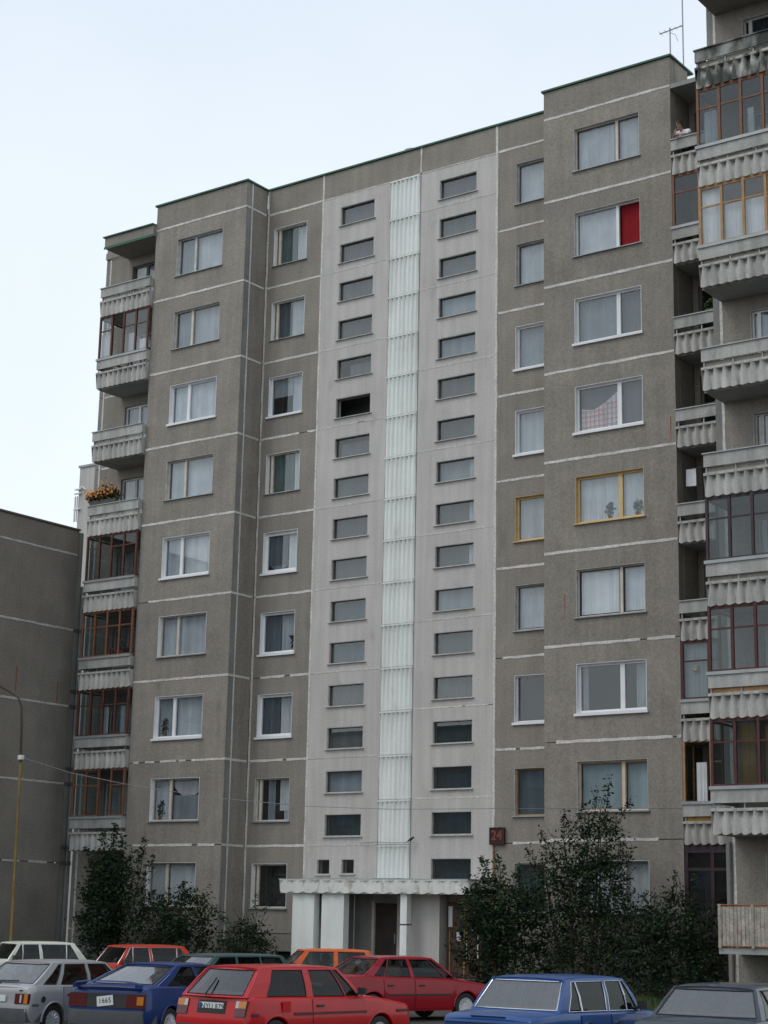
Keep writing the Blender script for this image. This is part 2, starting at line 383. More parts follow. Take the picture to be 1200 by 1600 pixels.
def window(par, x0, x1, z0, z1, y, fm='f_grey', mull=(), fwid=.055, sill='tin', curt=(), surround=None, rec=.13, label=None, gl='glass', trans=None, inner=None, open_pane=None, name='window'):
    """curt: list of (u0,u1,mat,kind,zlo,zhi) in fractions of the opening"""
    wd, ht = x1-x0, z1-z0
    o = link(name, cached(('w', round(wd, 3), round(ht, 3), tuple(mull), fwid, fm, trans), lambda: frame_mesh(wd, ht, mull, fwid, fm, trans)), par, (x0, y+rec, z0))
    if label: o['label'] = label
    if surround is None and fm == 'f_white' and sill: surround = 'f_white'
    eds = [0, *mull, wd]
    for i in range(len(eds)-1):
        a = eds[i]+(fwid if i == 0 else fwid*.85); c = eds[i+1]-(fwid if i == len(eds)-2 else fwid*.85)
        if open_pane == i: continue
        def pm():
            b = MB(); b.box(0, c-a, 0, .006, 0, ht-2*fwid); return b.mesh('pane', M[gl])
        link('pane', cached(('pane', round(c-a, 3), round(ht-2*fwid, 3), gl), pm), o, (a, .035, fwid))
        if inner:
            def im():
                b = MB(); q = .03; w_, h_ = c-a, ht-2*fwid
                b.box(0, q, 0, .02, 0, h_); b.box(w_-q, w_, 0, .02, 0, h_); b.box(q, w_-q, 0, .02, 0, q); b.box(q, w_-q, 0, .02, h_-q, h_); return b.mesh('sash', M[inner])
            link('sash', cached(('sash', round(c-a, 3), round(ht, 3), inner), im), o, (a, .008, fwid))
    if sill:
        def sm():
            dn = -.085 if sill == 'f_white' else -.035
            b = MB(); b.hexa([(-.05, -.07, dn), (wd+.05, -.07, dn), (wd+.05, -.07, -.015), (-.05, -.07, -.015)],
                             [(-.05, -.004, dn), (wd+.05, -.004, dn), (wd+.05, -.004, -.002), (-.05, -.004, -.002)]); b.hexa([(.01, -.003, .002), (wd-.01, -.003, .002), (wd-.01, -.003, .010), (.01, -.003, .010)], [(.01, rec-.004, .002), (wd-.01, rec-.004, .002), (wd-.01, rec-.004, .024), (.01, rec-.004, .024)]); return b.mesh('sill', M[sill])
        link('sill', cached(('sill', round(wd, 3), sill, rec), sm), o, (0, -rec, 0))
    if surround:
        def um():
            b = MB(); q = .018; e = .004
            b.box(e, q, 0, rec-.004, .01, ht-e); b.box(wd-q, wd-e, 0, rec-.004, .01, ht-e); b.box(q, wd-q, 0, rec-.004, ht-q, ht-e); return b.mesh('surround', M[surround])
        link('surround', cached(('sur', round(wd, 3), round(ht, 3), surround, rec), um), o, (0, -rec+.003, 0))
    for k, cc in enumerate(curt):
        u0, u1, cm, kind = cc[:4]; zl = cc[4] if len(cc) > 4 else .02; zh = cc[5] if len(cc) > 5 else .98
        a, c = wd*u0, wd*u1
        if kind == 'flat':
            b = MB(); b.box(0, c-a, 0, .01, 0, ht*(zh-zl)); me = b.mesh('blind', M[cm]); nm = 'blind'
        else:
            sw = None
            hh = ht*(zh-zl)
            if kind == 'swag': sw = lambda u: (hh*(.25+.6*(2*u-1)**2)*.8, hh)
            if kind == 'drape': sw = lambda u: (0, hh*(.50+.62*max(0, u-.3)**1.3+.06*(1-u)**6))
            if kind == 'arch': sw = lambda u: (hh*(.12+.75*max(0, math.sin(math.pi*min(1, u*1.0)))**.7) if u > .04 else 0, hh)
            if kind == 'parted': sw = None
            me = fold_sheet(c-a, hh, .016, .10 if kind != 'drape' else .3, sw, k+int(x0*7)).mesh('curtain', M[cm], smooth=60); nm = 'curtain'
        co = link(nm, me, o, (a, .11+.02*k, ht*zl))
        if cm == 'c_check':       # woven pink checks, each a narrow band lying on the cloth
            b = MB()
            for i in range(1, 9):
                u = i/9; h1 = sw(u)[1]; b.box((c-a)*u-.012, (c-a)*u+.012, -.026, -.022, .01, h1*.97)
            for j in range(1, 6):
                z_ = hh*.12*j; us = [q/30 for q in range(31) if sw(q/30)[1] > z_+.02]
                if len(us) > 1: b.box((c-a)*us[0], (c-a)*us[-1], -.0255, -.0225, z_-.010, z_+.010)
            b.obj('check_bands', M['stripe'], o, (a, .11+.02*k, ht*zl))['kind'] = 'stuff'
    return o

# ------------------------------------------------------------------ fluted concrete
def fluted(wd, ht, n, amp=.085, sc=.058, wt=.58, wb=1.0, band=.07, mt='flute', back=.10):
    b = MB(); NC = 8; zs = [None]*7; cols = n*NC+1; rows = []
    ss = [1.0, .75, .5, .25, 0.0]            # 0 = bottom
    top = ht-band
    def off(j, s):
        t = (j % NC)/NC; u = abs(2*t-1); wv = wb+(wt-wb)*s
        v = max(0, 1-(u/wv)**2.0) if wv > 0 else 0
        return amp*v**.8
    rows.append([(wd*j/(cols-1), -amp, ht) for j in range(cols)])
    rows.append([(wd*j/(cols-1), -amp, top) for j in range(cols)])
    for s in ss:
        r = []
        for j in range(cols):
            t = (j % NC)/NC; u = abs(2*t-1); zb = sc*u**1.6
            z = top-.012 if s == 1.0 else zb+(top-zb)*s*.97
            deep = amp*.75*{1.0: 1, .75: .25}.get(s, 0)*(1-min(1, off(j, s)/(amp*.45)))
            r.append((wd*j/(cols-1), -off(j, s)+max(0, deep), z))
        rows.append(r)
    rows.append([(wd*j/(cols-1), back, (sc*abs(2*((j % NC)/NC)-1)**2)) for j in range(cols)])
    b.grid([r for r in rows][::-1])
    b.face((0, back, 0), (0, back, ht), (wd, back, ht), (wd, back, 0))
    b.face((0, back, ht), (0, -amp, ht), (wd, -amp, ht), (wd, back, ht))
    b.face((0, -amp, ht), (0, back, ht), (0, back, sc), (0, -.003, sc)); b.face((wd, -.003, sc), (wd, back, sc), (wd, back, ht), (wd, -amp, ht))
    return b.mesh('fluted_parapet', M[mt], smooth=50)

def balcony(par, x0, x1, y, dep, k, glaze=None, mossy=False, gm='f_rust', bays=4, curt=(), missing=(), left_open=True, trans=.66, label=None, infill=None, gl='glass_old'):
    """balcony of storey k : slab at the foot of the storey, fluted parapet, rail board and, when glazed, posts and panes"""
    z = J(k)-H; wd = x1-x0; n = max(3, round(wd/.25))
    def sl():
        b = MB(); b.box(0, wd, -dep+.102, -.003, -.15, -.03); return b.mesh('balcony', M['slab'])
    o = link('balcony', cached(('bs', round(wd, 3), round(dep, 3)), sl), par, (x0, y, z))
    if label: o['label'] = label
    fm, bm_ = ('flute_moss', 'board_moss') if mossy else ('flute', 'board')
    link('fluted_parapet', cached(('bf', round(wd, 3), fm), lambda: fluted(wd, .64, n, mt=fm)), o, (0, -dep, -.17))
    def endp():
        b = MB(); b.box(0, .05, -dep+.102, -.003, -.026, .47); return b.mesh('side_panel', M[fm])
    e = cached(('be', round(dep, 3), fm), endp)
    link('side_panel', e, o, (0, 0, 0)); link('side_panel', e, o, (wd-.05, 0, 0))
    b0, b1 = (.63, .96) if not glaze else (.60, .92)
    def rb():
        b = MB(); b.box(0, wd, -dep-.06, -dep-.02, b0, b1); b.box(0, .035, -dep-.018, -.003, b0, b1); b.box(wd-.035, wd, -dep-.018, -.003, b0, b1); return b.mesh('rail_board', M[bm_])
    link('rail_board', cached(('rb', round(wd, 3), round(dep, 3), bm_, b0), rb), o)
    def rpost():
        b = MB(); b.box(-.018, .018, -.015, .02, 0, b1-.02-.471); return b.mesh('rail_post', M['steel'])
    for i in range(4): link('rail_post', cached(('rp', b1), rpost), o, (.06+(wd-.12)*i/3, -dep, .471))
    def cap():
        b = MB(); b.box(-.03, wd+.0, -dep-.10, -dep+.06, b1+.002, b1+(.032 if not glaze else .085)); return b.mesh('rail_cap', M['tin' if not mossy else bm_])
    link('rail_cap', cached(('rc', round(wd, 3), bool(glaze), mossy), cap), o)
    if infill:
        def ib():
            b = MB(); b.box(.01, wd-.01, -dep+.022, -dep+.045, .473, b0+.0); return b.mesh('infill_board', M[infill])
        link('infill_board', cached(('ib', round(wd, 3), round(dep, 3), infill, b0), ib), o)
    if glaze:
        g0, g1 = 1.01, H-.18; tz = g0+(g1-g0)*trans
        def post():
            b = MB(); b.box(-.035, .035, -.035, .035, 0, g1-g0); return b.mesh('glazing_post', M[gm])
        for i in range(bays+1):
            x = .035+(wd-.07)*i/bays
            link('glazing_post', cached(('gp', gm), post), o, (x, -dep+.01, g0))
        def beams():
            b = MB(); b.box(0, wd, -dep-.02, -dep+.04, g1+.001, g1+.05)
            for i in range(bays):
                xa = .07+(wd-.07)*i/bays; xb = (wd-.07)*(i+1)/bays
                if i in missing: continue
                b.box(xa, xb, -dep-.006, -dep+.028, tz-.022, tz+.022); b.box(xa, xb, -dep-.01, -dep+.03, g0, g0+.05); b.box(xa, xb, -dep-.01, -dep+.03, g1-.05, g1)
            # side glazing frame
            for s in (0, wd-.05): b.box(s, s+.05, -dep+.05, -.003, g0, g0+.06); b.box(s, s+.05, -dep+.05, -.003, g1-.06, g1); b.box(s, s+.05, -dep*.5-.03, -dep*.5+.03, g0+.06, g1-.06)
            return b.mesh('glazing_bars', M[gm])
        link('glazing_bars', cached(('gb', round(wd, 3), gm, bays, tuple(missing), trans), beams), o)
        for i in range(bays):
            if i in missing: continue
            xa = .07+(wd-.07)*i/bays; xb = (wd-.07)*(i+1)/bays
            def pm():
                b = MB(); b.box(0, xb-xa, 0, .005, 0, g1-g0-.1); return b.mesh('pane', M[gl])
            link('pane', cached(('bp', round(xb-xa, 3), gl), pm), o, (xa, -dep+.008, g0+.05))
        for s in (.02, wd-.03):
            def sp():
                b = MB(); b.box(0, .005, -dep+.05, -.02, g0+.06, g1-.06); return b.mesh('pane', M[gl])
            link('pane', cached(('bsp', round(dep, 3)), sp), o, (s, 0, 0))
        for (u0, u1, cm, zl, zh) in curt:
            me = fold_sheet(wd*(u1-u0), (g1-g0)*(zh-zl), .02, .12, None, k).mesh('curtain', M[cm], smooth=60)
            link('curtain', me, o, (wd*u0, -dep+.12, g0+(g1-g0)*zl))
    return o
# ------------------------------------------------------------------ main apartment block
BX = Vector((-3.6, 0, 0))
B = building('apartment_building', BX, 'nine storey grey concrete panel block with a pale stairwell strip')
XL, X0, X1, XA, XS0, XS1, XB, X4, X5, X6 = -17.87, -14.19, -9.80, -7.245, -4.32, -3.05, 0.0, 2.486, 6.92, 9.74
D1, D2 = -1.16, -1.20
PT = 27.82                                                # parapet top
# left end wall behind the balconies
for k in range(1, 10):
    z0, z1 = J(k)-H, J(k)
    panel(B, XL, -17.62, z0, z1, 0, mt='side')
    panel(B, -17.62, X0, z0, z1, 0, [(-16.46, -14.5, z1-2.0, z1-.55)])
    panel(B, X0, X1, z0, z1, D1, [(-13.10, -10.88, z1-2.0, z1-.56)])
    panel(B, X1, XA, z0, z1, 0, [(-9.46, -7.95, z1-2.0, z1-.57)])
    hl = [(-6.46, -4.98, z1-1.13, z1-.43), (-6.46, -4.98, z1-2.52, z1-1.82)] if k > 1 else [(-6.73, -6.20, 3.55, 4.03), (-5.74, -5.22, 3.57, 4.03), (-4.40, -4.33, 1.7, 1.72)][:2]
    if k > 1: panel(B, XA, XS0, z0, z1, 0, hl, 'stair')
    panel(B, XB, X4, z0, z1, 0, [(.72, 2.24, z1-2.0, z1-.57)])
    panel(B, X4, X5, z0, z1, D2, [(3.57, 5.85, z1-2.0, z1-.56)])
    panel(B, X5, X6, z0, z1, 0, [(7.12, 7.86, z0+.12, z1-.5), (7.95, 9.3, z1-2.0, z1-.5)], 'wall2')  # darker mix than the facade stands in for shade inside the loggia
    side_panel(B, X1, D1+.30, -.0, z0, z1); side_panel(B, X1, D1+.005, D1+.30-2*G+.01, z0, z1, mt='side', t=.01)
    side_panel(B, X5, D2+.30, 0, z0, z1, mt='wall2')  # flank beside the loggia, its shade put into the darker mix too
    side_panel(B, X0, D1+.30, 0, z0, z1, -1); side_panel(B, X4, D2+.30, 0, z0, z1, -1)
panel(B, XA, XS0, 3.30, J(1), 0, [(-6.73, -6.20, 3.55, 4.03), (-5.74, -5.22, 3.57, 4.03)], 'stair')
# right stair panels, jointed half a storey lower
zr = [J(9)-1.40-H*i for i in range(9)]
panel(B, XS1, XB, zr[0], J(9), 0, [(-2.28, -.79, J(9)-1.13, J(9)-.43)], 'stair')
for i, z1 in enumerate(zr[:-1]):
    k = 9-i; z0 = z1-H
    hs = [(-2.28, -.79, J(k)-2.52, J(k)-1.82), (-2.28, -.79, J(k-1)-1.13, J(k-1)-.43)]
    panel(B, XS1, XB, z0, z1, 0, hs, 'stair')
# backing behind the garbage chute strip, and the fluted strip in half storey pieces
b = MB(); b.box(XS0+.02, XS1-.02, .05, .25, 3.3, J(9)); o = b.obj('strip_backing', M['white'], B); o.location = -BX
for i in range(17):
    zt = J(9)-1.4*i; zb = zt-1.4
    if zb < 3.2: zb = 3.2
    me = cached(('strip', round(zt-zb, 3)), lambda: fluted(XS1-XS0-.03, zt-zb-.012, 7, .05, .02, .66, .84, .055, 'white', .02))
    link('strip_panel', me, B, (XS0+.015, -.005, zb))
# parapets
for a, c, y, mt in ((X1, XA, 0, 'wall'), (XA, XS1, 0, 'wall'), (XS1, XB, 0, 'wall'), (XB, X4, 0, 'wall'), (X0, X1, D1, 'wall'), (X4, X5, D2, 'wall'), (X5, X6, 0, 'wall')):
    panel(B, a, c, J(9), PT if a != X5 else PT-.42, y, (), mt, name='parapet')
for x, y0, f in ((X1, D1, 1), (X5, D2, 1), (X0, D1, -1), (X4, D2, -1)): side_panel(B, x, y0+.30, 0.0, J(9), PT, f)
side_panel(B, X1, D1+.005, D1+.30-2*G+.01, J(9), PT, mt='side', t=.01)
def flash(pts):
    b = MB()
    for (xa, ya), (xb, yb) in zip(pts[:-1], pts[1:]):
        if ya == yb: b.box(xa-.05, xb+.05, ya-.06, ya+.36, PT+.002, PT+.062)
        else: b.box(xa-.055 if f_in > 0 else xa-.30, xa+.30 if f_in < 0 else xa+.055, min(ya, yb)-.055, max(ya, yb)+.3, PT+.004, PT+.058)
    return b
b = MB()
for xa, xc, y in ((X0, X1, D1), (X1+.06, X4-.06, 0), (X4, X5, D2)): b.box(xa-.06, xc+.06, y-.06, y+.36, PT+.002, PT+.062)
for x, y0 in ((X1, D1), (X5, D2)): b.box(x-.25, x+.058, y0+.361, .30, PT+.004, PT+.058)
for x, y0 in ((X0, D1), (X4, D2)): b.box(x-.058, x+.25, y0+.361, .30, PT+.004, PT+.058)
b.box(X5+.06, X6+.06, -.06, .36, PT-.418, PT-.36)
o = b.obj('parapet_flashing', M['green'], B); o.location = -BX
# balcony roofs
def roof_slab(par, x0, x1, y, dep, z0=J(9)-.20, z1=27.09, y_in=.4):
    b = MB(); b.box(x0, x1, y-dep, y-.003, z0, z0+.16); b.box(x0, x1, y-dep, y-dep+.14, z0+.16, z1); b.box(x0, x0+.14, y-dep+.14, y-.003, z0+.16, z1)
    o = b.obj('balcony_roof', M['wall'], par); o.location = -par.location
    c = MB(); c.box(x0-.06, x1+.0, y-dep-.07, y-dep+.22, z1+.002, z1+.05); c.box(x0-.06, x0+.2, y-dep+.22, y-.003, z1+.004, z1+.048)
    c.box(x0-.02, x1, y-dep-.02, y-dep-.002, z0-.03, z0+.06)
    link('roof_flashing', c.mesh('roof_flashing', M['green']), o)
roof_slab(B, -16.70, X0-.003, 0, 1.30)
b = MB(); b.box(XL, -16.72, -.06, .3, J(9)+.002, J(9)+.26); b.box(XL, X0, .001, .3, J(9)+.004, J(9)+.95)
o = b.obj('parapet', M['wall'], B); o.location = -BX
b = MB(); b.box(X5+.003, X6-.003, -1.22, -.003, J(9)-.12, J(9)+.02); o = b.obj('balcony_roof', M['slab'], B); o.location = -BX
# inner walls, floors, roof and back of the building
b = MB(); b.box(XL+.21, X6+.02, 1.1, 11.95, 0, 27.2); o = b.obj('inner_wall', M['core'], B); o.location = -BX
b = MB(); b.box(XL, XL+.2, .31, 12.2, 0, 27.4); b.box(XL+.0, 16.98, 12.21, 12.45, 0, 27.4); o = b.obj('rear_wall', M['wall2'], B); o.location = -BX
b = MB(); b.box(XL+.21, X6, .365, 12, 27.21, 27.35)
for xa, xc, y in ((X0+.3, X1-.3, D1), (X4+.3, X5-.3, D2)): b.box(xa, xc, y+.31, .30, 27.21, 27.35)
o = b.obj('roof', M['slab'], B); o.location = -BX
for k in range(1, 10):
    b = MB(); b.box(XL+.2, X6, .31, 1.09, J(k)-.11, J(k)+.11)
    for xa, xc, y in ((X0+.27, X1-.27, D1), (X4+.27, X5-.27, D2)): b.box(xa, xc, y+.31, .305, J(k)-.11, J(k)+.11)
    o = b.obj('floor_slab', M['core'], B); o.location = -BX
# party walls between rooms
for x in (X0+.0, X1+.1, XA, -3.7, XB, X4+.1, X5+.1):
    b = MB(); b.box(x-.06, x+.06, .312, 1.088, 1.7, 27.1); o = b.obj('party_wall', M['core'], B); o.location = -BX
# plinth
for xa, xc, y in ((XL, X0, 0), (X0, X1, D1), (X1, XA, 0), (XB, X4, 0), (X4, X5, D2), (X5, X6, 0)):
    hs = [(xc-1.1, xc-.45, .62, 1.12)] if xa in (X1, X4) else []
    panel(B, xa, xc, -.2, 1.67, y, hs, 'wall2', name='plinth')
    for h in hs:
        b = MB(); b.box(h[0]+.012, h[1]-.012, y+.16, y+.2, h[2]+.012, h[3]-.012); o = b.obj('vent_grille', M['black'], B); o.location = -BX
for x, y0, f in ((X1, D1, 1), (X5, D2, 1), (X0, D1, -1), (X4, D2, -1)): side_panel(B, x, y0+.30, 0.0, -.2, 1.67, f, mt='wall2')

# sealant lines
Ws = {9: ((0, 1),), 8: ((0, 1),), 7: ((0, 1),), 6: ((0, 1),), 5: ((0, 1),), 4: ((.12, 1),), 3: ((0, 1),), 2: ((.04, .1), (.17, .27), (.33, .50), (.53, .60), (.66, 1)), 1: ((.08, .70), (.76, .93))}
for k in range(1, 10):
    z = J(k)
    seal_h(B, X0+.04, X1, D1, z, Ws[k]); seal_h(B, X1+.06, XA-.04, 0, z, {6: ((0, .70), (.85, 1)), 3: ((.15, .58), (.68, 1)), 2: ((0, .6), (.66, 1))}.get(k, ((0, 1),)))
    # side of left block
    b = MB(); b.box(X1+.001, X1+.012, D1+.0, -.07, z-.038, z+.038); o = b.obj('joint_sealant', M['seal'], B); o.location = -BX
    seal_h(B, XA+.05, XS0-.03, 0, z, ((0, 1),) if k != 6 else ((0, .6), (.7, 1)), .03, 'seal_grey', .006)
    seal_h(B, XB+.06, X4, 0, z, {3: ((.1, 1),), 2: ((0, .3), (.36, 1)), 1: ((.26, 1),)}.get(k, ((0, 1),)))
    seal_h(B, X4+.02, X5-.02, D2, z, {3: ((0, .28), (.285, .72), (.77, .97)), 2: ((.09, .94), (.97, 1)), 1: ((0, .83),)}.get(k, ((0, 1),)), .045)
    seal_h(B, -17.55, X0-.02, 0, z, ((0, .35),))
for z in zr: seal_h(B, XS1+.04, XB-.05, 0, z, ((0, 1),) if random.random() > .4 else ((0, .62), (.66, .95)), .03, 'seal_grey' if z > 9 else 'seal', .006)
seal_h(B, XS1+.04, XB-.05, 0, J(9), hw=.03, mt='seal_grey')
seal_v(B, X1, D1+.30, 1.4, PT, .035, axis='y')
seal_v(B, X1+.05, 0, 1.4, PT, .042); seal_v(B, XA, 0, 3.3, PT, .042); seal_v(B, XB, 0, 4.95, PT, .048)
seal_v(B, XS1, 0, J(9)+.03, PT, .035); seal_v(B, -17.62, 0, .3, J(9), .045)
b = MB(); b.tube([(.02, -.03, 4.42), (.02, -.03, .2)], .028); o = b.obj('conduit', M['ochre'], B); o.location = -BX

# ---- windows
SH = [(.03, .97, 'c_sheer', 'fold')]
def lb(k, **kw): window(B, -13.10, -10.88, J(k)-2.0, J(k)-.56, D1, mull=(.82,), **kw)
def lr(k, **kw): window(B, -9.46, -7.95, J(k)-2.0, J(k)-.57, 0, **kw)
def rr(k, **kw): window(B, .72, 2.24, J(k)-2.0, J(k)-.57, 0, **kw)
def rb(k, **kw): window(B, 3.57, 5.85, J(k)-2.0, J(k)-.56, D2, mull=(1.45,), **kw)
lb(9, fm='f_grey', surround='f_grey', curt=[(.03, .35, 'c_dim', 'fold'), (.38, .97, 'c_sheer', 'fold')])
lb(8, fm='f_cream', surround='f_grey', curt=[(.03, .35, 'c_dim', 'fold'), (.38, .97, 'c_sheer', 'fold')])
lb(7, fm='f_white', fwid=.07, sill='f_white', curt=[(.03, .97, 'c_sheer', 'fold')], label='white framed window with sheer curtains')
lb(6, fm='f_cream', surround='f_grey', curt=[(.03, .35, 'c_sheer', 'fold'), (.38, .97, 'c_sheer', 'fold')])
lb(5, fm='f_white', fwid=.075, sill='f_white', curt=[(.03, .35, 'c_sheer', 'fold'), (.38, .97, 'c_white', 'fold')])
lb(4, fm='f_cream', surround='f_white', curt=[(.03, .97, 'c_sheer', 'fold')])
lb(3, fm='f_white', fwid=.075, sill='f_white', curt=[(.03, .35, 'c_dim', 'fold'), (.38, .97, 'c_sheer', 'fold')])
lb(2, fm='f_cream', surround='f_white', curt=[(.03, .34, 'c_sheer', 'fold'), (.38, .97, 'c_dim', 'fold', .02, .6), (.38, .97, 'c_white', 'swag', .45, .98)])
lb(1, fm='f_cream', surround='f_white', curt=[(.03, .35, 'c_white', 'fold'), (.38, .97, 'c_white', 'fold')])
lr(9, fm='f_cream', surround='f_white', mull=(.18,), curt=[(.1, .6, 'c_green', 'fold'), (.6, .97, 'c_sheer', 'fold')])
lr(8, fm='f_cream', surround='f_white', mull=(.18,), curt=[(.1, .52, 'c_blue', 'fold'), (.5, .97, 'c_sheer', 'fold')])
lr(7, fm='f_white', surround='f_white', fwid=.07, sill='f_white', curt=[(.05, .62, 'c_dim', 'fold', .5, .98), (.6, .97, 'c_sheer', 'fold')])
lr(6, fm='f_cream', surround='f_white', mull=(.18,), curt=[(.1, .72, 'c_green', 'fold'), (.72, .97, 'c_white', 'fold')])
lr(5, fm='f_white', surround='f_white', fwid=.12, sill='f_white', curt=[(.05, .62, 'c_blue', 'fold', .2, .98), (.08, .62, 'c_dim', 'swag', .04, .3), (.62, .97, 'c_white', 'fold')])
lr(4, fm='f_white', surround='f_white', fwid=.09, sill='f_white', curt=[(.05, .5, 'c_blue', 'fold'), (.5, .97, 'c_sheer', 'fold')])
lr(3, fm='f_white', surround='f_white', fwid=.10, sill='f_white', curt=[(.05, .55, 'c_blue', 'fold', .1, .98), (.55, .97, 'c_white', 'fold')])
lr(2, fm='f_cream', surround='f_grey', mull=(.18,), curt=[(.28, .48, 'c_dim', 'fold'), (.6, .95, 'c_white', 'fold', .25, .98), (.72, .97, 'c_sheer', 'fold')])
lr(1, fm='f_cream', surround='f_white', mull=(.18,), curt=[])
rr(9, surround='f_grey', curt=[(.03, .97, 'c_sheer', 'fold')], inner='f_dark'); rr(8, surround='f_grey', curt=[(.03, .97, 'c_sheer', 'fold')], inner='f_dark')
rr(7, fm='f_white', fwid=.075, sill='f_white', curt=[(.03, .97, 'c_dim', 'fold')]); rr(6, fm='f_white', fwid=.075, sill='f_white', curt=SH)
rr(5, fm='f_yellow', surround='f_yellow', sill='f_yellow', fwid=.08, curt=[(.05, .95, 'c_sheer', 'fold'), (.2, .95, 'c_white', 'swag', .25, .98)], label='yellow painted window frame beside the yellow framed window of the block')
rr(4, surround='f_grey', curt=[(.03, .97, 'c_sheer', 'fold')], inner='f_dark')
rr(3, fm='f_white', surround='f_white', fwid=.05, sill='f_white', curt=[(.78, .95, 'c_dim', 'fold')])
rr(2, fm='f_wood', surround='f_grey', curt=[(.03, .97, 'c_blueg', 'flat')]); rr(1, fm='f_grey', surround='f_grey', curt=[(.03, .97, 'c_teal', 'fold')])
rb(9, fm='f_cream', surround='f_grey', inner='f_dark', curt=[(.03, .97, 'c_sheer', 'fold')])
rb(8, fm='f_white', surround='f_grey', open_pane=1, curt=[(.03, .62, 'c_sheer', 'fold'), (.66, .985, 'c_red', 'fold', .02, .99)], label='window with its narrow casement open over a red curtain')
rb(7, fm='f_white', fwid=.075, sill='f_white', curt=[(.03, .62, 'c_dim', 'fold'), (.66, .97, 'c_grey', 'fold')])
rb(6, fm='f_white', fwid=.08, surround='f_white', sill='f_white', curt=[(.05, .62, 'c_check', 'drape', .02, .95), (.05, .97, 'c_grey', 'flat', .02, .98)])
rb(5, fm='f_yellow', fwid=.08, surround='f_yellow', sill='f_yellow', curt=SH, label='yellow painted window with pale curtains')
rb(4, fm='f_cream', surround='f_grey', inner='f_purple', curt=[(.03, .62, 'c_white', 'fold'), (.66, .97, 'c_sheer', 'fold')])
rb(3, fm='f_white', fwid=.085, surround='f_white', sill='f_white', curt=[(.05, .12, 'c_dim', 'fold'), (.80, .97, 'c_dim', 'fold')])
rb(2, fm='f_cream', surround='f_grey', inner='f_wood', curt=[(.03, .62, 'c_pale', 'flat'), (.66, .97, 'c_pale', 'flat')])
rb(1, fm='f_grey', surround='f_white', curt=[(.03, .97, 'c_white', 'fold')])
# small stairwell windows
rw = random.Random(5)
def small(x0, x1, z0, z1, c, **kw):
    window(B, x0, x1, z0, z1, 0, fm=kw.pop('fm', 'f_dark'), fwid=.035, sill='f_grey', rec=.085, surround='f_grey', curt=c, **kw)
for k in range(2, 10):
    for half in (0, 1):
        z1 = J(k)-(.43 if not half else 1.82); z0 = z1-.70
        low = k == 2
        if (k, half) == (7, 0): cl = [(.3, .97, 'c_grey', 'fold', .02, .7)]
        elif (k, half) == (7, 1): cl = []
        elif (k, half) == (6, 0): cl = [(.1, .97, 'c_grey', 'flat', .02, .75)]
        elif low: cl = [(.03, .97, 'c_teal', 'fold')] if half else [(.03, .97, 'c_dim', 'flat')]
        else: cl = [(.03, .97, rw.choice(['c_grey', 'c_grey', 'c_dim', 'c_blueg']) if k < 6 else 'c_grey', 'flat' if rw.random() < .6 else 'fold')]
        small(-6.46, -4.98, z0, z1, cl, **(dict(open_pane=0) if (k, half) == (7, 1) else {}))
        if k == 2: cl = [(.03, .97, 'c_teal', 'fold')]
        elif k == 3 and half: cl = [(.03, .97, 'c_teal', 'fold')]
        else: cl = [(.03, .97, rw.choice(['c_grey', 'c_grey', 'c_dim']), 'flat' if rw.random() < .6 else 'fold')]
        if rw.random() < .25: cl = [(.8, .94, 'c_sheer', 'fold')] + cl
        small(-2.28, -.79, z0, z1, cl)
small(-2.28, -.79, J(1)-1.13, J(1)-.43, [(.03, .97, 'c_teal', 'fold')])
small(-6.73, -6.20, 3.55, 4.03, []); small(-5.74, -5.22, 3.57, 4.03, [])
# windows and doors behind the balconies
for k in range(1, 10):
    fmk = {9: 'f_dark', 7: 'f_white', 6: 'f_grey'}.get(k, 'f_grey')
    window(B, -16.46, -14.5, J(k)-2.0, J(k)-.55, 0, fm=fmk, mull=(.7,), fwid=.06, sill=None, rec=.1, curt=[(.03, .97, rw.choice(['c_sheer', 'c_white', 'c_dim']), 'fold')])
    window(B, 7.12, 7.86, J(k)-H+.12, J(k)-.5, 0, fm='f_dark', fwid=.07, sill=None, rec=.1, trans=.62, curt=[], name='balcony_door')
    window(B, 7.95, 9.3, J(k)-2.0, J(k)-.5, 0, fm='f_grey', fwid=.06, sill=None, rec=.1, curt=[(.1, .9, 'c_dim', 'fold')])

# rust runs on the render
for x, za, zc in ((6.74, 15.8, 16.5), (3.2, 10.85, 11.6)):
    b = MB(); b.hexa([(x-.018, D2-.003, zc), (x-.008, D2-.003, za), (x+.006, D2-.003, za), (x+.018, D2-.003, zc)], [(x-.018, D2+.004, zc), (x-.008, D2+.004, za), (x+.006, D2+.004, za), (x+.018, D2+.004, zc)]); o = b.obj('rust_streak', M['rust'], B); o.location = -BX
# pot plants standing on inner sills
def pot_plant(x, y, z, label, seed, h=.32):
    rnd = random.Random(seed); e = empty('pot_plant', (x, y, z), 0, label, 'pot plant', 'pot plants behind the window panes')
    b = MB(); b.lathe([(.005, 0), (.05, 0), (.065, .11), (.005, .10)], 10); o = b.obj('pot', M['f_orange'], e, smooth=40); o.rotation_euler = (R(90), 0, 0)
    b = MB()
    for i in range(46):
        p = Vector((rnd.gauss(0, .05), rnd.gauss(0, .014), .12+rnd.random()*h)); d = Vector((rnd.gauss(0, 1), rnd.gauss(0, .25), rnd.gauss(.3, .6))).normalized(); k = d.cross(Vector((0, 1, 0))).normalized(); L_ = .12
        b.face(p, p+d*L_*.5+k*.035, p+d*L_, p+d*L_*.5-k*.035)
    b.obj('leaves', M['leaf2'], e)['kind'] = 'stuff'
pot_plant(4.62, D2+.215, J(5)-1.93, 'small plant on the left half of the yellow framed window sill', 1)
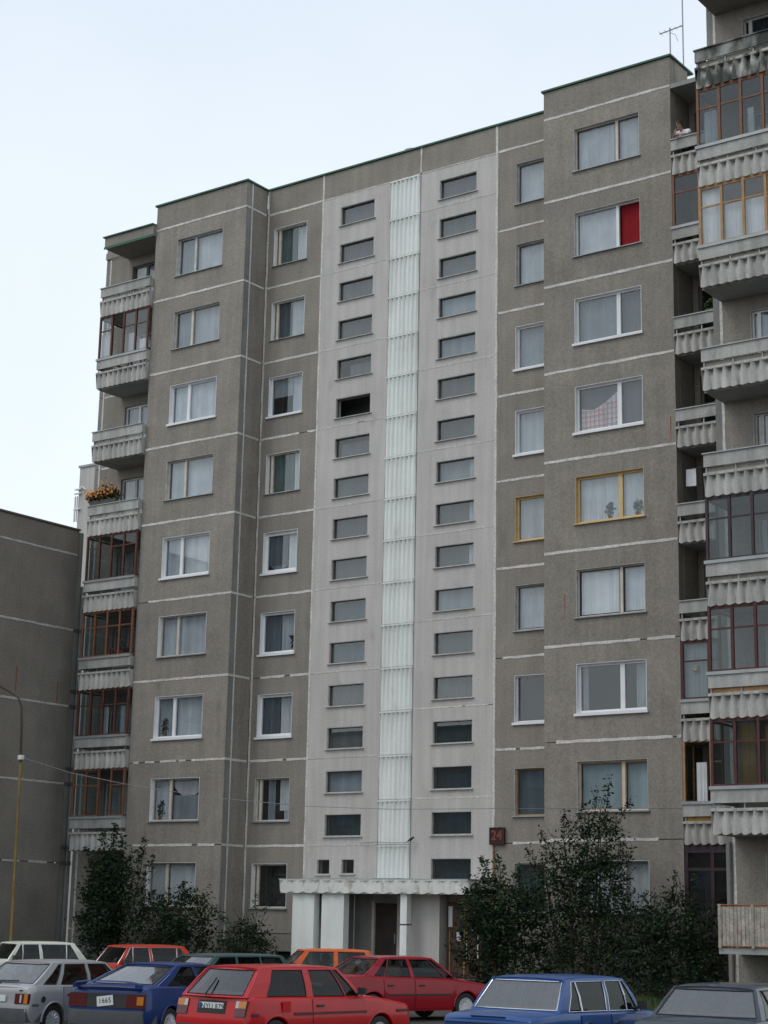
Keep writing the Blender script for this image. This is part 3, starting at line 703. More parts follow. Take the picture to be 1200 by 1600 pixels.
pot_plant(5.55, D2+.215, J(5)-1.93, 'small plant in the narrow pane of the yellow framed window', 2)
pot_plant(-12.75, D1+.215, J(3)-1.93, 'thin plant in the narrow pane three storeys above the round bush', 3, .45)
pot_plant(-12.8, D1+.215, J(2)-1.93, 'dark plant in the window with a white valance', 4, .5)
pot_plant(-8.15, .215, J(4)-1.93, 'plant at the right edge of a white framed recessed window', 5, .4)
# ---- balconies
bl = dict(y=0, dep=1.30)
balcony(B, -16.70, X0-.003, k=9, infill='board', **bl)
balcony(B, -16.70, X0-.003, k=8, glaze=1, missing=(1,), gm='f_rust', gl='glass', curt=[(.0, .22, 'c_white', 0, .62), (.56, .7, 'c_sheer', 0, .5), (.78, .98, 'c_white', 0, .3)], **bl)
balcony(B, -16.70, X0-.003, k=7, infill='board', **bl); balcony(B, -16.70, X0-.003, k=6, infill='board', **bl)
balcony(B, -16.70, X0-.003, k=5, glaze=1, gm='f_rust', trans=.72, **bl)
balcony(B, -16.70, X0-.003, k=4, glaze=1, gm='f_orange', **bl)
balcony(B, -16.70, X0-.003, k=3, glaze=1, gm='f_rust', curt=[(.42, .58, 'c_white', 0, .62), (.8, .9, 'c_sheer', 0, .62)], **bl)
balcony(B, -16.70, X0-.003, k=2, glaze=1, gm='f_orange', missing=(2,), **bl)
br = dict(y=0, dep=1.20)
for k in (9, 7, 6, 5, 4): balcony(B, X5+.012, 9.45, k=k, **br)
balcony(B, X5+.012, 9.45, k=8, glaze=1, gm='f_orange', bays=3, **br)
balcony(B, X5+.012, 9.45, k=3, glaze=1, gm='f_red', bays=3, curt=[(.02, .4, 'c_sheer', 0, .95)], **br)
balcony(B, X5+.012, 9.45, k=2, glaze=1, gm='f_wood', bays=3, missing=(0,), curt=[(.14, .26, 'c_white', 0, .66)], infill='ochre', **br)
# boarded ground storey loggia on the right
b = MB(); b.box(X5+.02, 9.4, -1.19, -1.13, .0, 2.5); b.box(X5+.02, 9.4, -1.19, -1.13, 4.1, 4.3)
for x in (X5+.06, 7.75, 8.6, 9.36): b.box(x-.05, x+.05, -1.2, -1.12, 2.5, 4.1)
b.box(X5+.02, 9.4, -1.195, -1.125, 3.62, 3.70)
gl_ = b.obj('loggia_front', M['f_purple'], B); gl_.location = -BX
b = MB(); b.box(X5+.1, 9.3, -1.165, -1.16, 2.5, 4.1); b.obj('pane', M['glass_old'], gl_)
# ground storey recess under the left balconies : door and side panel
b = MB(); b.box(-15.3, -14.35, -.06, -.012, .15, 3.4); dd = b.obj('side_door', M['door'], B); dd.location = -BX
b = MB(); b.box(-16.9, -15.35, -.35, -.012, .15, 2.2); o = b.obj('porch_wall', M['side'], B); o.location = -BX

# ---- entrance
b = MB(); b.box(XA, XS1-.0, .02, .3, -.1, 3.28)
b = MB(); b.box(XA+.01, -4.4, .0, .25, -.1, 3.29); b.box(-3.42, XB-.01, .0, .25, -.1, 3.29); b.box(-4.4, -3.42, .0, .25, 2.68, 3.29)
b.box(-4.4, -3.42, .18, .25, -.1, 2.68)
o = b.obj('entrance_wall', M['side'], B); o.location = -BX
b = MB(); b.box(-2.35, -1.35, -.85, -.004, -.05, 2.93); o = b.obj('vestibule_wall', M['stair'], B); o.location = -BX
b = MB(); b.box(-3.4, -2.37, -.16, -.004, -.05, 2.93); o = b.obj('pilaster', M['flute'], B); o.location = -BX
b = MB(); b.box(-4.38, -3.44, .06, .12, .6, 2.66); dr = b.obj('entrance_door', M['door'], B); dr.location = -BX
b = MB(); b.box(-3.62, -3.58, .01, .06, 1.45, 1.75); b.obj('handle', M['steel'], dr)
b = MB(); b.box(-4.47, -4.385, -.02, .1, .1, 2.74); b.box(-3.435, -3.36, -.02, .1, .1, 2.74); b.obj('door_frame', M['f_cream'], dr)
dx = -1.28
b = MB(); b.box(dx, dx+1.25, -.55, -.49, .55, 2.7); dr2 = b.obj('entrance_door', M['door2'], B); dr2.location = -BX; dr2['label'] = 'brown entrance door with paper notices'
b = MB(); b.box(dx+.62, dx+.66, -.575, -.55, .56, 2.68); b.box(dx+.10, dx+.13, -.57, -.55, .7, 1.9); b.obj('door_bead', M['ochre'], dr2)
b = MB(); b.box(dx+.06, dx+.2, -.562, -.551, 2.0, 2.6); b.box(dx+.36, dx+.5, -.562, -.551, 1.6, 1.85); b.obj('notice', M['paper'], dr2)
b = MB()
for (xa, xc, za, zc) in ((.70, .73, 1.1, 1.9), (1.1, 1.13, 1.1, 1.9), (.70, 1.13, 1.07, 1.1), (.70, 1.13, 1.9, 1.93)): b.box(dx+xa, dx+xc, -.57, -.551, za, zc)
b.obj('door_light_frame', M['f_white'], dr2)
b = MB(); b.box(-1.29, XB-.02, -.48, -.02, -.05, .54); b.box(-1.29, XB-.02, -.48, -.02, 2.72, 2.93); o = b.obj('vestibule_wall', M['wall2'], B); o.location = -BX
b = MB(); b.box(-7.0, .05, -1.48, -.86, -.1, .52); b.box(-3.4, .05, -1.85, -1.49, -.1, .35); b.box(-3.4, .05, -2.2, -1.86, -.1, .19); o = b.obj('entrance_steps', M['paving'], B); o.location = -BX
can = building('entrance_canopy', (-3.5, -1.4, 0), 'white fluted canopy with peeling paint over the entrance on two broad piers', 'canopy')
b = MB(); b.box(-7.02, .12, -1.46, -.004, 2.96, 3.10); o = b.obj('canopy_slab', M['slab'], can); o.location = -can.location
me = fluted(7.14, .42, 15, .05, .06, .97, 1.0, .03, 'canopy', .02); o = link('canopy_front', me, can, (-7.02, -1.462, 2.93))
for xx in (-7.02, .06):
    b = MB(); b.box(xx, xx+.06, -1.44, -.004, 2.95, 3.35); o = b.obj('canopy_side', M['canopy'], can); o.location = -can.location
b = MB(); b.box(-7.06, .15, -1.50, .0, 3.352, 3.38); b.box(-3.6, -2.7, -1.2, -.5, 3.381, 3.41); o = b.obj('canopy_roof', M['tin'], can); o.location = -can.location
for xa in (-6.58, -5.42):
    b = MB(); b.box(xa, xa+.86, -1.36, -1.09, -.1, 2.955); o = b.obj('pier', M['white'], can); o.location = -can.location
b = MB(); b.box(-2.43, -2.19, -1.36, -1.12, -.1, 2.955); o = b.obj('column', M['white'], can); o.location = -can.location
b = MB(); b.box(-2.435, -2.185, -1.365, -1.115, 2.02, 2.06); b.obj('band', M['f_red'], o)
for xx in (-4.72,):
    b = MB(); b.tube([(xx, -.6, 2.95), (xx, -.6, .5)], .02); o = b.obj('rain_pipe', M['tin'], can); o.location = -can.location

# ------------------------------------------------------------------ projecting section on the right
RX = Vector((12.5, -4.6, 0)); YR = -4.6
RS = building('apartment_building', RX, 'neighbouring projecting block with stacked fluted balconies, cut by the right edge')
for k in range(1, 10):
    z0, z1 = J(k)-H, J(k)
    panel(RS, 9.74, 9.98, z0, z1, YR, mt='side'); panel(RS, 9.98, 12.52, z0, z1, YR, [(10.80, 12.3, z1-2.0, z1-.55)])
    panel(RS, 12.52, 17.0, z0, z1, YR-1.2, [(13.6, 15.8, z1-2.0, z1-.56)])
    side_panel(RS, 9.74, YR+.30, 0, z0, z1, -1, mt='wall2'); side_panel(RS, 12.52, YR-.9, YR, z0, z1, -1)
    window(RS, 10.80, 12.3, z1-2.0, z1-.55, YR, fm='f_grey' if k % 2 else 'f_white', mull=(.2,), fwid=.06, sill=None, rec=.12, surround='f_grey', curt=[(.03, .97, 'c_sheer' if k not in (1, 9) else 'c_teal', 'fold')])
    window(RS, 13.6, 15.8, z1-2.0, z1-.56, YR-1.2, mull=(.8,), curt=SH)
    seal_h(RS, 12.56, 17, YR-1.2, z1)
for xa, xc, y in ((9.74, 12.52, YR), (12.52, 17.0, YR-1.2)): panel(RS, xa, xc, -.2, 1.67, y, (), 'wall2', name='plinth')
side_panel(RS, 9.74, YR+.30, 0, -.2, 1.67, -1, mt='wall2')
panel(RS, 12.52, 17.0, J(9), PT, YR-1.2, name='parapet'); panel(RS, 9.74, 12.52, J(9), PT-.4, YR, name='parapet')
seal_v(RS, 9.98, YR, .1, J(9), .045)
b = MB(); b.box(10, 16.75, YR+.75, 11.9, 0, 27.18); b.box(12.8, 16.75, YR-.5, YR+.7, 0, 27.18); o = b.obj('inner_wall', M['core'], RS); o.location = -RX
b = MB(); b.box(9.8, 16.76, YR-.8, 11.98, 27.21, 27.35); o = b.obj('roof', M['slab'], RS); o.location = -RX
b = MB(); b.box(16.78, 16.985, YR-.88, 12, -.2, 27.6); o = b.obj('end_wall', M['wall'], RS); o.location = -RX
roof_slab(RS, 10.0, 12.517, YR, 1.22)
bb = dict(y=YR, dep=1.22)
xr0, xr1 = 9.985, 12.517
balcony(RS, xr0, xr1, k=9, infill='wall', mossy=True, label='balcony with black mossy stains on its fluted parapet', **bb)
balcony(RS, xr0, xr1, k=8, infill='wall', glaze=1, gm='f_orange', curt=[(.06, .20, 'c_sheer', 0, .62), (.55, .62, 'c_white', 0, .5)], **bb)
balcony(RS, xr0, xr1, k=7, infill='wall', glaze=1, gm='f_wood', gl='glass', curt=[(.02, .24, 'c_white', 0, .97), (.27, .98, 'c_white', 0, .66)], **bb)
balcony(RS, xr0, xr1, k=6, infill='wall', **bb); balcony(RS, xr0, xr1, k=5, infill='wall', **bb)
balcony(RS, xr0, xr1, k=4, infill='wall', glaze=1, gm='f_purple', **bb)
balcony(RS, xr0, xr1, k=3, infill='f_wood', glaze=1, gm='f_red', **bb)
balcony(RS, xr0, xr1, k=2, glaze=1, gm='f_red', curt=[(.28, .45, 'c_tan', 0, .95), (.55, .68, 'c_tan', 0, .9)], **bb)
# railed ground storey balcony
b = MB(); b.box(xr0+.1, xr1, YR-1.22, YR-.004, 1.52, 1.66); gb = b.obj('balcony', M['slab'], RS); gb.location = -RX; gb['label'] = 'ground storey balcony with a rusty slatted railing'
def slat():
    b = MB(); b.box(0, .085, -.012, 0, 0, .92); return b.mesh('slat', M['rail_paint'])
for i in range(25):
    sl_ = link('slat', cached('slat', slat), gb, (xr0+.12+i*.0985, YR-1.235+random.uniform(-.006, .006), 1.70+random.uniform(-.012, .012)))
for i in range(10): 
    sl_ = link('slat', cached('slat', slat), gb, (xr0+.11, YR-1.2+i*.118, 1.70)); sl_.rotation_euler = (0, 0, R(90))
b = MB(); b.tube([(xr0+.1, YR-.03, 2.66), (xr0+.1, YR-1.25, 2.66), (xr1, YR-1.25, 2.66)], .022); b.tube([(xr0+.1, YR-.03, 1.70), (xr0+.1, YR-1.25, 1.70), (xr1, YR-1.25, 1.70)], .02)
b.obj('railing_frame', M['rust'], gb)
b = MB()
for x in (xr0+.15, xr0+1.0, xr0+1.9): b.box(x-.035, x+.035, YR-1.275, YR-1.25, 1.66, 2.68)
b.obj('railing_post', M['rail_paint'], gb)
b = MB(); b.tube([(9.9, YR-.06, 4.2), (9.9, YR-.06, .1)], .03); o = b.obj('downpipe', M['f_dark'], RS); o.location = -RX

# ------------------------------------------------------------------ low building on the left, seen by its blind end wall
LX = Vector((-22, -6, 0))
LB_ = building('apartment_building', LX, 'lower five storey block with a blank windowless end wall at left')
zl = [1.12, 3.93, 6.73, 9.52, 12.32, 15.13]
for i in range(-1, 5):
    z0 = zl[i] if i >= 0 else -.2; z1 = zl[i+1] if i >= 0 else zl[0]
    for ya, yc in ((-12, -6.3), (-6.3, -.46)): side_panel(LB_, -18.0, ya, yc, z0, z1, mt='wall2')
side_panel(LB_, -18.0, -12, -6.3, 15.13, 16.05, mt='wall2'); side_panel(LB_, -18.0, -6.3, -.46, 15.13, 16.05, mt='wall2')
for i, z in enumerate(zl):
    b = MB(); sp = [(-12, -.5)] if i > 1 else ([(-12, -4.2), (-3.2, -2.4), (-2.0, -1.1)] if i == 1 else [])
    for a, c in sp:
        n = int((c-a)/.25)+1; rows = []
        for q in range(n+1):
            y = a+(c-a)*q/n; u, v = .042*random.uniform(.7, 1.2), .042*random.uniform(.7, 1.2)
            rows.append([(-18.003, y, z+u), (-17.99, y, z+u*.8), (-17.99, y, z-v*.8), (-18.003, y, z-v)])
        b.grid(rows)
    if sp: o = b.obj('joint_sealant', M['seal_grey'], LB_); o.location = -LX
b = MB(); b.box(-30, -18.28, -12, -.46, -.2, 15.9); b.box(-30, -17.95, -12.02, -.44, 16.052, 16.12); o = b.obj('roof', M['f_dark'], LB_); o.location = -LX
b = MB(); b.box(-30.2, -18.0, -12.3, -12.005, -.2, 16.05); o = b.obj('wall', M['wall2'], LB_); o.location = -LX
# corner posts where the two blocks meet
for y0, y1, xx in ((-.44, -.25, -17.99), (-.17, -.02, -17.93)):
    b = MB(); b.box(-18.25, xx, y0, y1, -.1, 16.0 if y0 < -.2 else 14); o = b.obj('corner_post', M['side'], LB_); o.location = -LX
    for z in ([z for z in zl[1:5]] + [J(k) for k in range(1, 4)]):
        b = MB(); b.box(xx-.1, xx+.02, y0-.02, y1+.015, z-.07, z+.07); o = b.obj('corner_clamp', M['f_dark'], LB_); o.location = -LX
b = MB()
for y, z in ((-3.1, 10.4), (-1.1, 10.1), (-4.0, 11.0)): b.box(-18.001, -17.992, y-.02, y+.02, z-.6, z+.25)
o = b.obj('rust_streak', M['rust'], LB_); o.location = -LX
# pale stair tower behind
TW = building('stair_tower', (-28.5, 12, 0), 'pale concrete tower showing behind the left corner above the lower block', 'tower')
b = MB(); b.box(-29.1, -26.5, 10, 14, -.1, 22.3); o = b.obj('tower_wall', M['stair'], TW); o.location = -TW.location
b = MB(); b.box(-29.16, -26.44, 9.94, 14.06, 22.302, 22.40); o = b.obj('tower_cap', M['tin'], TW); o.location = -TW.location
b = MB()
for z in (20.3, 21.05, 21.25): b.box(-29.3, -28.9, 9.90, 9.999, z, z+.05)
b.box(-29.28, -29.22, 9.92, 9.98, 19.75, 20.95); b.box(-29.13, -29.105, 9.92, 9.98, 19.75, 20.95); b.box(-29.22, -29.13, 9.92, 9.98, 20.3, 20.36)
b.tube([(-29.1, 9.93, 21.2), (-28.8, 9.93, 21.35), (-28.6, 9.93, 21.2)], .03)
o = b.obj('wall_bracket', M['f_white'], TW); o.location = -TW.location

# ------------------------------------------------------------------ block across the lot, behind the viewer : it is what the lower panes mirror
OX = Vector((-30, -82, 0))
OB = building('apartment_building', OX, 'grey six storey block across the parking lot, mirrored in the lower panes')
b = MB(); b.box(-75, 8, -94, -82, -.2, 18.6); o = b.obj('wall', M['wall2'], OB); o.location = -OX
b = MB(); b.box(-75.2, 8.2, -94.2, -81.8, 18.602, 18.85); o = b.obj('roof', M['f_dark'], OB); o.location = -OX
for i in range(20):
    for k in range(6):
        def ow():
            b = MB(); b.box(0, 2.0, 0, .05, 0, 1.4); return b.mesh('window', M['c_dim'])
        link('window', cached('ow', ow), OB, (-73+i*4, -81.998, 2.1+k*2.8))
def text_obj(name, cu):
    """lettering as real mesh"""
    tmp = D.objects.new('tmp', cu); COL.objects.link(tmp); bpy.context.view_layer.update()
    me = D.meshes.new_from_object(tmp.evaluated_get(bpy.context.evaluated_depsgraph_get())); D.objects.remove(tmp)
    me.name = name; o = D.objects.new(name, me); COL.objects.link(o); return o
# ------------------------------------------------------------------ cars
def interp(pts, x):
    if x <= pts[0][0]: return pts[0][1]
    for (a, ya), (b_, yb) in zip(pts[:-1], pts[1:]):
        if x <= b_: return ya+(yb-ya)*(x-a)/(b_-a) if b_ > a else yb
    return pts[-1][1]
class Car:
    def __init__(s, name, label, pose, sp, pm, cat='car'):
        s.sp = sp; s.pm = pm
        s.e = empty(name, (pose[0], pose[1], ground_z(pose[0], pose[1])), R(pose[2]), label, cat, 'cars parked before the block')
        s.build()
    # body side surface: half width at (x, z)
    def plan(s, x):
        sp = s.sp; d = min(x-sp['xr'], sp['xf']-x)
        return interp([(0, .90), (.05, .945), (.16, .975), (.4, .99), (.9, 1)], d)
    def hw(s, x, z):
        sp = s.sp; zt = interp(sp['top'], x)
        f = interp([(.18, .93), (.30, .972), (.48, 1.0), (.60, 1.0), (.75, .985), (zt-.06 if zt > .83 else .77, .972), (max(zt, .84)+.001, .945)], z)
        return sp['W']/2*s.plan(x)*f
    def xe(s, x, z):           # lengthwise shift of the end faces
        sp = s.sp; r = max(0, 1-(x-sp['xr'])/.35); f = max(0, 1-(sp['xf']-x)/.35)
        return x + r*interp(sp['rearp'], z) - f*interp(sp['frontp'], z)
    def child(s, mb, name, m, parent=None, smooth=None): return mb.obj(name, m, parent or s.e, (0, 0, 0), smooth)
    def build(s):
        sp = s.sp; W = sp['W']; zs = sp.get('sill', .22); ra = sp.get('ra', .335); zw = .30
        xr, xf = sp['xr'], sp['xf']; ax = [-sp['wb']/2, sp['wb']/2]
        xs = {xr, xr+.05, xr+.16, xr+.3, xf, xf-.05, xf-.16, xf-.3}
        xs |= {p[0] for p in sp['top'] if xr <= p[0] <= xf}
        n = 16
        for i in range(n+1): xs.add(xr+(xf-xr)*i/n)
        for a in ax:
            xs = {x for x in xs if abs(x-a) > ra+.01 or x in (xr, xf)}
            for i in range(13): xs.add(a-ra*math.cos(math.pi*i/12))
            xs |= {a-ra-.002, a+ra+.002}
        xs = sorted(xs); b = MB(); rows = []
        zrows = [.30, .40, .50, .60, .70, .80]
        for x in xs:
            zb = zs
            for a in ax:
                if abs(x-a) < ra: zb = max(zb, zw+math.sqrt(max(0, ra*ra-(x-a)**2)))
            zt = interp(sp['top'], x)
            zz = [zb]+[min(max(z, zb+.01*(i+1)), zt-.06+.004*i) for i, z in enumerate(zrows)]+[zt-.03]
            half = [(s.xe(x, z), s.hw(x, z), z) for z in zz]
            y = s.hw(x, zt)
            half += [(s.xe(x, zt), y*.985, zt-.008), (s.xe(x, zt), y*.95, zt), (s.xe(x, zt), y*.5, zt+.018), (s.xe(x, zt), 0, zt+.024)]
            bot = [(s.xe(x, zb), 0, zb), (s.xe(x, zb), half[0][1]-.05, zb)]
            row = bot+half
            rows.append([(p[0], p[1], p[2]) for p in row]+[(p[0], -p[1], p[2]) for p in row[::-1][1:-1]])
        b.grid(rows, True)
        for rr_, inv in ((rows[0], True), (rows[-1], False)):
            m = len(rr_); h = m//2
            for i in range(h):
                a, c, d, e = rr_[i], rr_[i+1], rr_[(m-i-1) % m], rr_[(m-i) % m]
                pts = [a, c, d, e] if i not in (0,) else [a, c, rr_[m-1]]
                if i == h-1: pts = [a, c, e] if False else [a, c, d, e]
                q = []
                for p_ in pts:
                    if p_ not in q: q.append(p_)
                if len(q) > 2: b.face(*(q if inv else q[::-1]))
        # ---- greenhouse
        zr = sp['zr']; wr = sp['wr']; st = sp['strips']; tk = .03
        def low(x): return (x, s.hw(x, interp(sp['top'], x))*.962, interp(sp['top'], x)-.002)
        def hi(xb, xt): return (xt, wr, zr)
        def mid(a, c, t): return (a[0]+(c[0]-a[0])*t, a[1]+(c[1]-a[1])*t+.022*4*t*(1-t), a[2]+(c[2]-a[2])*t)
        panes = []
        for (xb0, xt0), (xb1, xt1), kind in zip([q[:2] for q in st[:-1]], [q[:2] for q in st[1:]], [q[2] for q in st[1:]]):
            for sg in (1, -1):
                def at(xb, xt, t): 
                    p_ = mid(low(xb), hi(xb, xt), t); return (p_[0], p_[1]*sg, p_[2])
                def ins(p_, d=tk): return (p_[0], p_[1]-sg*d, p_[2])
                if kind[0] == 'P':
                    for t0, t1 in ((0, .5), (.5, 1)):
                        o4 = [at(xb0, xt0, t0), at(xb1, xt1, t0), at(xb1, xt1, t1), at(xb0, xt0, t1)]
                        i4 = [ins(p_) for p_ in o4]
                        b.hexa(o4 if sg < 0 else o4[::-1], i4 if sg < 0 else i4[::-1])
                else: panes.append((sg, [at(xb0, xt0, .03), at(xb1, xt1, .03), at(xb1, xt1, .5), at(xb1, xt1, .93), at(xb0, xt0, .93), at(xb0, xt0, .5)]))
                # header above the glass
                if kind[0] == 'G':
                    o4 = [at(xb0, xt0, .93), at(xb1, xt1, .93), at(xb1, xt1, 1), at(xb0, xt0, 1)]; i4 = [ins(p_) for p_ in o4]
                    b.hexa(o4 if sg < 0 else o4[::-1], i4 if sg < 0 else i4[::-1])
        # roof
        xc, xa = st[0][1], st[-1][1]; ys = [-1.0, -.985, -.95, -.86, -.5, 0, .5, .86, .95, .985, 1.0]; dz = [-.022, .004, .02, .032, .042, .046, .042, .032, .02, .004, -.022]
        rows = []
        N = 10; e0 = sp.get('roof_over', .03)
        for i in range(N+1):
            t = i/N; x = xc-e0+(xa-xc+2*e0)*t; dr = -.030*(abs(2*t-1)**4)
            rows.append([(x+(0.02*(1-abs(y_)) if t == 1 else (-.02*(1-abs(y_)) if t == 0 else 0)), y_*(wr+.012), zr+d+dr+.0) for y_, d in zip(ys, dz)])
        b.grid(rows); b.grid([[(p_[0], p_[1]*.97, p_[2]-.035) for p_ in r_] for r_ in rows][::-1])
        edge = [r_[0] for r_ in rows]+rows[-1][1:]+[r_[-1] for r_ in rows[::-1][1:]]+rows[0][::-1][1:]
        ed2 = [(p_[0], p_[1]*.97, p_[2]-.035) for p_ in edge]; b.grid([edge, ed2])
        body = s.child(b, 'body', s.pm, smooth=38)
        # ---- glass
        trim = M[sp.get('trim', 'black')]
        for sg, q in panes:
            g_ = MB(); o6 = [(p_[0], p_[1]-sg*.012, p_[2]) for p_ in q]
            for (i, j, k_, l_) in ((0, 1, 2, 5), (5, 2, 3, 4)):
                f4 = [o6[i], o6[j], o6[k_], o6[l_]]; n4 = [(p_[0], p_[1]-sg*.004, p_[2]) for p_ in f4]
                g_.hexa(f4 if sg < 0 else f4[::-1], n4 if sg < 0 else n4[::-1])
            pn = s.child(g_, 'side_window', M['car_glass'])
            t_ = MB(); t_.tube([(p_[0], p_[1]-sg*.002, p_[2]) for p_ in q+[q[0]]], .006, 4); s.child(t_, 'window_trim', trim, pn)
        def screen(nm, xb, xt, gm, top_over=.0, wide=.94):
            zb_ = interp(sp['top'], xb)+.008; yb = s.hw(xb, zb_)*.955*wide; yt = wr*wide; sgn = 1 if xb > xt else -1
            zt_ = zr-.012
            def pt(u, v):
                x = xb+(xt-xb)*v; y = (yb+(yt-yb)*v)*u; z = zb_+(zt_-zb_)*v
                return (x+sgn*.055*(1-u*u)-sgn*.018*0, y, z)
            U = [-1, -.6, -.2, .2, .6, 1]; g_ = MB()
            for i in range(5):
                o4 = [pt(U[i], .05), pt(U[i+1], .05), pt(U[i+1], .95), pt(U[i], .95)]; i4 = [(p_[0]-sgn*.006, p_[1], p_[2]-.003) for p_ in o4]
                g_.hexa(o4, i4)
            sc_ = s.child(g_, nm, gm)
            f_ = MB()
            def strip(us, v0, v1):
                for i in range(len(us)-1):
                    o4 = [pt(us[i], v0), pt(us[i+1], v0), pt(us[i+1], v1), pt(us[i], v1)]; i4 = [(p_[0]-sgn*.03, p_[1]*.985, p_[2]-.012) for p_ in o4]; f_.hexa(o4, i4)
            UU = [-1.08, -1, -.6, -.2, .2, .6, 1, 1.08]; strip(UU, -.02, .05); strip(UU, .95, 1.03); strip([-1.09, -1], .05, .95); strip([1, 1.09], .05, .95)
            s.child(f_, 'screen_frame', s.pm, sc_, smooth=30)
            t_ = MB(); loop = [pt(u, .05) for u in U]+[pt(u, .95) for u in U[::-1]]; loop.append(loop[0]); t_.tube([(p_[0]+sgn*.004, p_[1], p_[2]+.002) for p_ in loop], .008, 4)
            s.child(t_, 'window_trim', trim, sc_); return sc_, pt
        s.wind, s.wpt = screen('windscreen', st[-1][0], st[-1][1], M[sp.get('wglass', 'car_glass')])
        s.rear, s.rpt = screen('rear_window', st[0][0], st[0][1], M[sp.get('rglass', 'rear_glass')], wide=sp.get('rwide', .94))
        # ---- interior
        it = MB(); zf = min(p[1] for p in sp['top'] if st[0][0] <= p[0] <= st[-1][0])
        hw_ = W/2*.86
        it.box(st[0][0]+.15, st[-1][0]-.12, -hw_, hw_, zf+.028, zf+.04)
        for x, sgs in ((st[-1][0]-1.05, (-.36, .36)), (st[-1][0]-1.75, (-.36, .36))):
            if x < st[0][0]+.3: continue
            for y in sgs:
                it.hexa([(x, y-.23, zf+.03), (x+.10, y-.23, zf+.03), (x-.02, y-.21, zf+.20), (x-.10, y-.21, zf+.20)], [(x, y+.23, zf+.03), (x+.10, y+.23, zf+.03), (x-.02, y+.21, zf+.20), (x-.10, y+.21, zf+.20)])
                it.box(x-.09, x-.02, y-.12, y+.12, zf+.215, zf+.34)
        it.hexa([(st[-1][0]-.5, -hw_+.04, zf+.03), (st[-1][0]-.1, -hw_+.04, zf+.03), (st[-1][0]-.12, -hw_+.04, zf+.08), (st[-1][0]-.45, -hw_+.04, zf+.12)], [(st[-1][0]-.5, hw_-.04, zf+.03), (st[-1][0]-.1, hw_-.04, zf+.03), (st[-1][0]-.12, hw_-.04, zf+.08), (st[-1][0]-.45, hw_-.04, zf+.12)])
        it.tube([(st[-1][0]-.56+.04*math.sin(a*math.pi/6), .36+.17*math.cos(a*math.pi/6), zf+.12+.16*math.sin(a*math.pi/6)) for a in range(13)], .014, 5, False)
        s.child(it, 'interior', M[sp.get('seat', 'seat')])
        # ---- doors
        for dn, (d0, d1) in enumerate(sp['doors']):
            for sg in (1, -1):
                d_ = MB()
                for lay, (off, g0) in enumerate(((.0035, 0.0), (.008, .010))):
                    d_.cur = 0 if lay else 1
                    rows = []
                    for j in range(8):
                        t = j/7; row = []
                        for i in range(6):
                            u = i/5; xa_ = d0+g0; xb_ = d1-g0; x = xa_+(xb_-xa_)*u
                            zt = interp(sp['top'], x)-.035-(g0*.5); zb_ = zs+.05+g0
                            for a in ax:
                                if abs(x-a) < ra+.03: zb_ = max(zb_, zw+math.sqrt((ra+.03)**2-(x-a)**2)+g0)
                            z = zb_+(zt-zb_)*t; row.append((x, sg*(s.hw(x, z)+off), z))
                        rows.append(row)
                    d_.grid(rows if sg < 0 else rows[::-1])
                    edge = rows[0]+[r_[-1] for r_ in rows[1:]]+rows[-1][::-1][1:]+[r_[0] for r_ in rows[::-1][1:]]
                    d_.grid([edge, [(p_[0], p_[1]-sg*(off+.004), p_[2]) for p_ in edge]])
                do = s.child(d_, 'door', [s.pm, M['black']], smooth=30)
                h_ = MB(); hx = d0+.10; hz = sp.get('hz', .76); hy = s.hw(hx, hz)+.01
                h_.box(hx, hx+.15, min(sg*hy, sg*(hy+.03)), max(sg*hy, sg*(hy+.03)), hz-.014, hz+.016)
                s.child(h_, 'door_handle', M[sp.get('handle', 'plastic')], do)
        # side strip
        if sp.get('strip'):
            z_, m_ = sp['strip']
            for sg in (1, -1):
                r_ = MB(); xx = [x for x in [xr+.12+i*(xf-xr-.24)/24 for i in range(25)] if all(abs(x-a) > ra+.02 or z_ > zw+ra+.03 for a in ax)]
                seg = []
                def fl(seg):
                    if len(seg) > 1: r_.grid([[(x, sg*(s.hw(x, z_)+.002), z_-.022) for x in seg], [(x, sg*(s.hw(x, z_)+.016), z_-.016) for x in seg], [(x, sg*(s.hw(x, z_)+.016), z_+.016) for x in seg], [(x, sg*(s.hw(x, z_)+.002), z_+.022) for x in seg]])
                for i, x in enumerate(xx):
                    if seg and x-seg[-1] > .4: fl(seg); seg = []
                    seg.append(x)
                fl(seg); s.child(r_, 'side_moulding', M[m_])
        # fender lips
        for a in ax:
            for sg in (1, -1):
                f_ = MB(); f_.tube([(a-(ra+.012)*math.cos(math.pi*i/14), sg*(s.hw(a, .5)*1.0-.004), zw+(ra+.012)*math.sin(math.pi*i/14)) for i in range(15)], .020, 6); s.child(f_, 'wheel_arch', M[sp['lip']] if sp.get('lip') else s.pm, smooth=50)
                wn = s.wheel(a, sg*(W/2-.105), sg)
        # bumpers
        for end, nm in ((-1, 'bumper'), (1, 'bumper')):
            z0, z1 = sp.get('bz', (.36, .54)); xe_ = xr if end < 0 else xf; out_ = sp.get('bo', .06); path = []
            for u in (-1.0, -.93, -.6, 0, .6, .93, 1.0):
                y = W/2*.985*u; x = xe_+end*(out_-.10*abs(u)**4) if abs(u) < .99 else xe_-end*.42
                path.append((x, y))
            rows = [[(x-end*.07 if abs(y) < W/2*.95 else x, y*.96, z0+.01) for x, y in path], [(x, y, z0) for x, y in path], [(x+end*.014, y*1.004, (z0+z1)/2) for x, y in path], [(x, y, z1) for x, y in path], [(x-end*.07 if abs(y) < W/2*.95 else x, y*.96, z1-.006) for x, y in path]]
            m_ = MB(); m_.grid(rows); s.child(m_, nm, M[sp.get('bm', 'plastic')], smooth=50)
